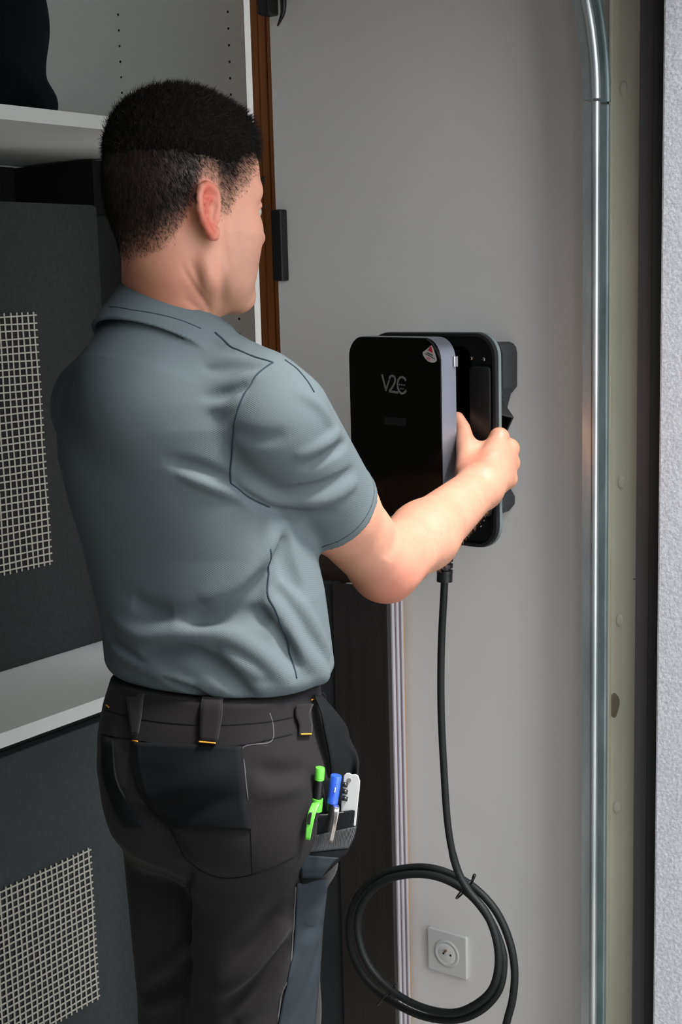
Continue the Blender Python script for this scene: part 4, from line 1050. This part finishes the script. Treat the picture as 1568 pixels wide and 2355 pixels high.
sheet3([[(700, 1786, 1.60), (730, 1788, 1.575), (764, 1790, 1.575)], [(698, 1830, 1.60), (730, 1832, 1.572), (768, 1834, 1.57)], [(696, 1880, 1.59), (730, 1882, 1.57), (770, 1884, 1.57)]], 'pocket_lining', 'trouser_dark', pk)
sheet3([[(722, 1598, 1.60), (730, 1600, 1.605), (738, 1598, 1.61)], [(738, 1640, 1.585), (768, 1650, 1.60), (792, 1664, 1.615)], [(748, 1690, 1.58), (782, 1694, 1.60), (804, 1700, 1.615)], [(758, 1740, 1.58), (800, 1738, 1.605), (824, 1742, 1.605)], [(762, 1790, 1.58), (804, 1785, 1.60), (823, 1776, 1.59)], [(764, 1850, 1.578), (806, 1850, 1.592), (823, 1845, 1.575)]], 'pocket_wing', 'trouser_dark', pk, .0022)
sheet3([[(668, 1650, 1.60), (676, 1648, 1.59), (684, 1650, 1.585)], [(672, 1700, 1.60), (682, 1710, 1.585), (696, 1730, 1.58)], [(680, 1750, 1.60), (692, 1765, 1.582), (712, 1786, 1.575)], [(690, 1790, 1.60), (694, 1800, 1.585), (702, 1812, 1.575)]], 'pocket_edge', 'trouser', pk)
sheet3([[(738, 1590, 1.63), (748, 1596, 1.63)], [(742, 1610, 1.63), (752, 1612, 1.63)], [(750, 1628, 1.63), (760, 1630, 1.63)]], 'tool_loop', 'trouser_dark', pk)
# boots, below the frame
for ft in (RF, LF):
    bt = Solid(); a = np.array([ft[0], ft[1], .13]); d = np.array([.12, .99, 0]); d /= np.linalg.norm(d)
    bt.u(rc(a, a-[0, 0, .06], .050, .046)); bt.u(rc(a-[0, 0, .085], a-[0, 0, .085]+d*.15, .044, .040), .03)
    bt.i(plane((0, 0, .001), (0, 0, -1)), .003); bt.s_(rc(a+[0, 0, .03], a-[0, 0, .02], .040), .003)
    v, F = bt.mesh(a-.3, a+.35, .005); mesh_from('boot', v, F, MATS['black_satin'], man)

# ---- things in the holster pocket
mat('green', srgb(92, 182, 64), .35); mat('blue', srgb(44, 84, 196), .35, coat=.3); mat('pen_black', srgb(22, 22, 24), .3)
mat('steel', srgb(190, 184, 180), .25, metal=.95); mat('knife_grey', srgb(172, 172, 172), .4, metal=.2)
def stick_(name, pts, rad, m, parent, n=20, auto=40): return MB().tube(pts, rad, n).build(name, MATS[m], parent, smooth=True, auto=auto)
HP = 1.552
gp = empty('pencil', tuple(V(730, 1900, HP)), 'bright green and black marking pencil standing in the hip pocket, leftmost of the three tools', 'pencil')
a, b2, c, e, g = V(736, 1765, HP), V(734, 1793, HP), V(730, 1836, HP), V(727, 1864, HP), V(722, 1925, HP)
stick_('barrel', [b2, c, e, g], .0052, 'pen_black', gp)
stick_('cap', [a, a+(b2-a)*.12, b2], [.0052, .0058, .0058], 'green', gp)
stick_('collar', [c, e], [.0066, .0070], 'green', gp)
for k in range(3): 
    q = b2+(c-b2)*(.25+.25*k); stick_('grip_ring', [q+np.array([0, 0, .0008]), q-np.array([0, 0, .0008])], .0055, 'grey_stitch' if 0 else 'pen_black', gp)
sheet3([[(718, 1848, 1.540), (737, 1846, 1.540)], [(708, 1872, 1.530), (726, 1872, 1.530)], [(704, 1900, 1.528), (719, 1900, 1.528)], [(702, 1929, 1.530), (713, 1931, 1.530)]], 'clip', 'green', gp, .003)
sheet3([[(711, 1868, 1.5275), (718, 1868, 1.5275)], [(707, 1884, 1.5260), (715, 1884, 1.5260)], [(707, 1896, 1.5258), (713, 1896, 1.5258)]], 'clip_badge', 'pen_black', gp, .0012)
bm_ = empty('marker', tuple(V(765, 1900, HP)), 'blue capped marker standing in the hip pocket between the green pencil and the knife', 'marker')
a, b2, g = V(773, 1783, HP), V(764, 1846, HP), V(754, 1925, HP)
stick_('cap', [a, a+(b2-a)*.04, b2], [.0062, .0068, .0066], 'blue', bm_)
stick_('barrel', [b2, g], .0060, 'pen_black', bm_)
br = MB(); q0, q1 = V(771, 1812, HP-.0075), V(769, 1822, HP-.0075); br.tube([q0, q1], .0008, 5); br.build('cap_print', MATS['label_white'], bm_)
sheet3([[(766, 1853, 1.545), (779, 1852, 1.545)], [(767, 1862, 1.530), (780, 1862, 1.530)], [(764, 1895, 1.526), (774, 1896, 1.526)], [(756, 1936, 1.528), (765, 1938, 1.528)]], 'clip', 'steel', bm_, .0015)
kn = empty('utility_knife', tuple(V(805, 1850, HP)), 'light grey utility knife with black grip ribs, rightmost tool in the hip pocket', 'knife')
def kp(px, py, H): return V(px, py, H)
pg = [(790, 1784), (796, 1778), (804, 1777), (808, 1781), (818, 1780), (824, 1784), (828, 1796), (827, 1815), (824, 1840), (818, 1900), (782, 1900), (784, 1850), (788, 1810)]
n = len(pg); vs = [tuple(kp(x, y, H)) for H in (1.552, 1.564) for x, y in pg]
MB().add(vs, [tuple(range(n))[::-1], tuple(range(n, 2*n))]+[(i, (i+1) % n, n+(i+1) % n, n+i) for i in range(n)]).build('handle', MATS['knife_grey'], kn, bevel=.0012)
for y in (1806, 1822, 1838):
    MB().tube([kp(787, y-3, 1.5505), kp(799, y, 1.5505)], .0029, 10).build('grip_rib', MATS['pen_black'], kn, smooth=True)
MB().tube([kp(803, 1794, 1.552), kp(803, 1794, 1.5505)], .0024, 12).build('rivet', MATS['steel'], kn)

# ---- dark folded jacket on the upper shelf
J = Solid(); Hj = 2.68
J.u(rc(V(20, 60, Hj+.1), V(10, 190, Hj+.08), .065, .075)); J.u(rc(V(-60, 40, Hj+.1), V(-60, 190, Hj+.08), .11, .11), .05)
J.u(rc(V(0, 225, Hj+.05), V(90, 243, Hj+.05), .055, .035), .05); J.u(rc(V(30, -60, Hj+.1), V(20, 60, Hj+.1), .055, .065), .04)
J.i(plane((0, 0, ZS1+.001), (0, 0, -1)), .004)
J.ridge([V(-20, 130, Hj), V(50, 180, Hj), V(110, 240, Hj)], .012, .02)
v, F = J.mesh((-2.6, 1.2, 1.85), (-1.85, 2.2, 2.39), .006); o = mesh_from('jacket', v, F, MATS['dark_fabric']); tag(o, 'dark navy folded jacket on the upper shelf, top left corner', 'jacket')
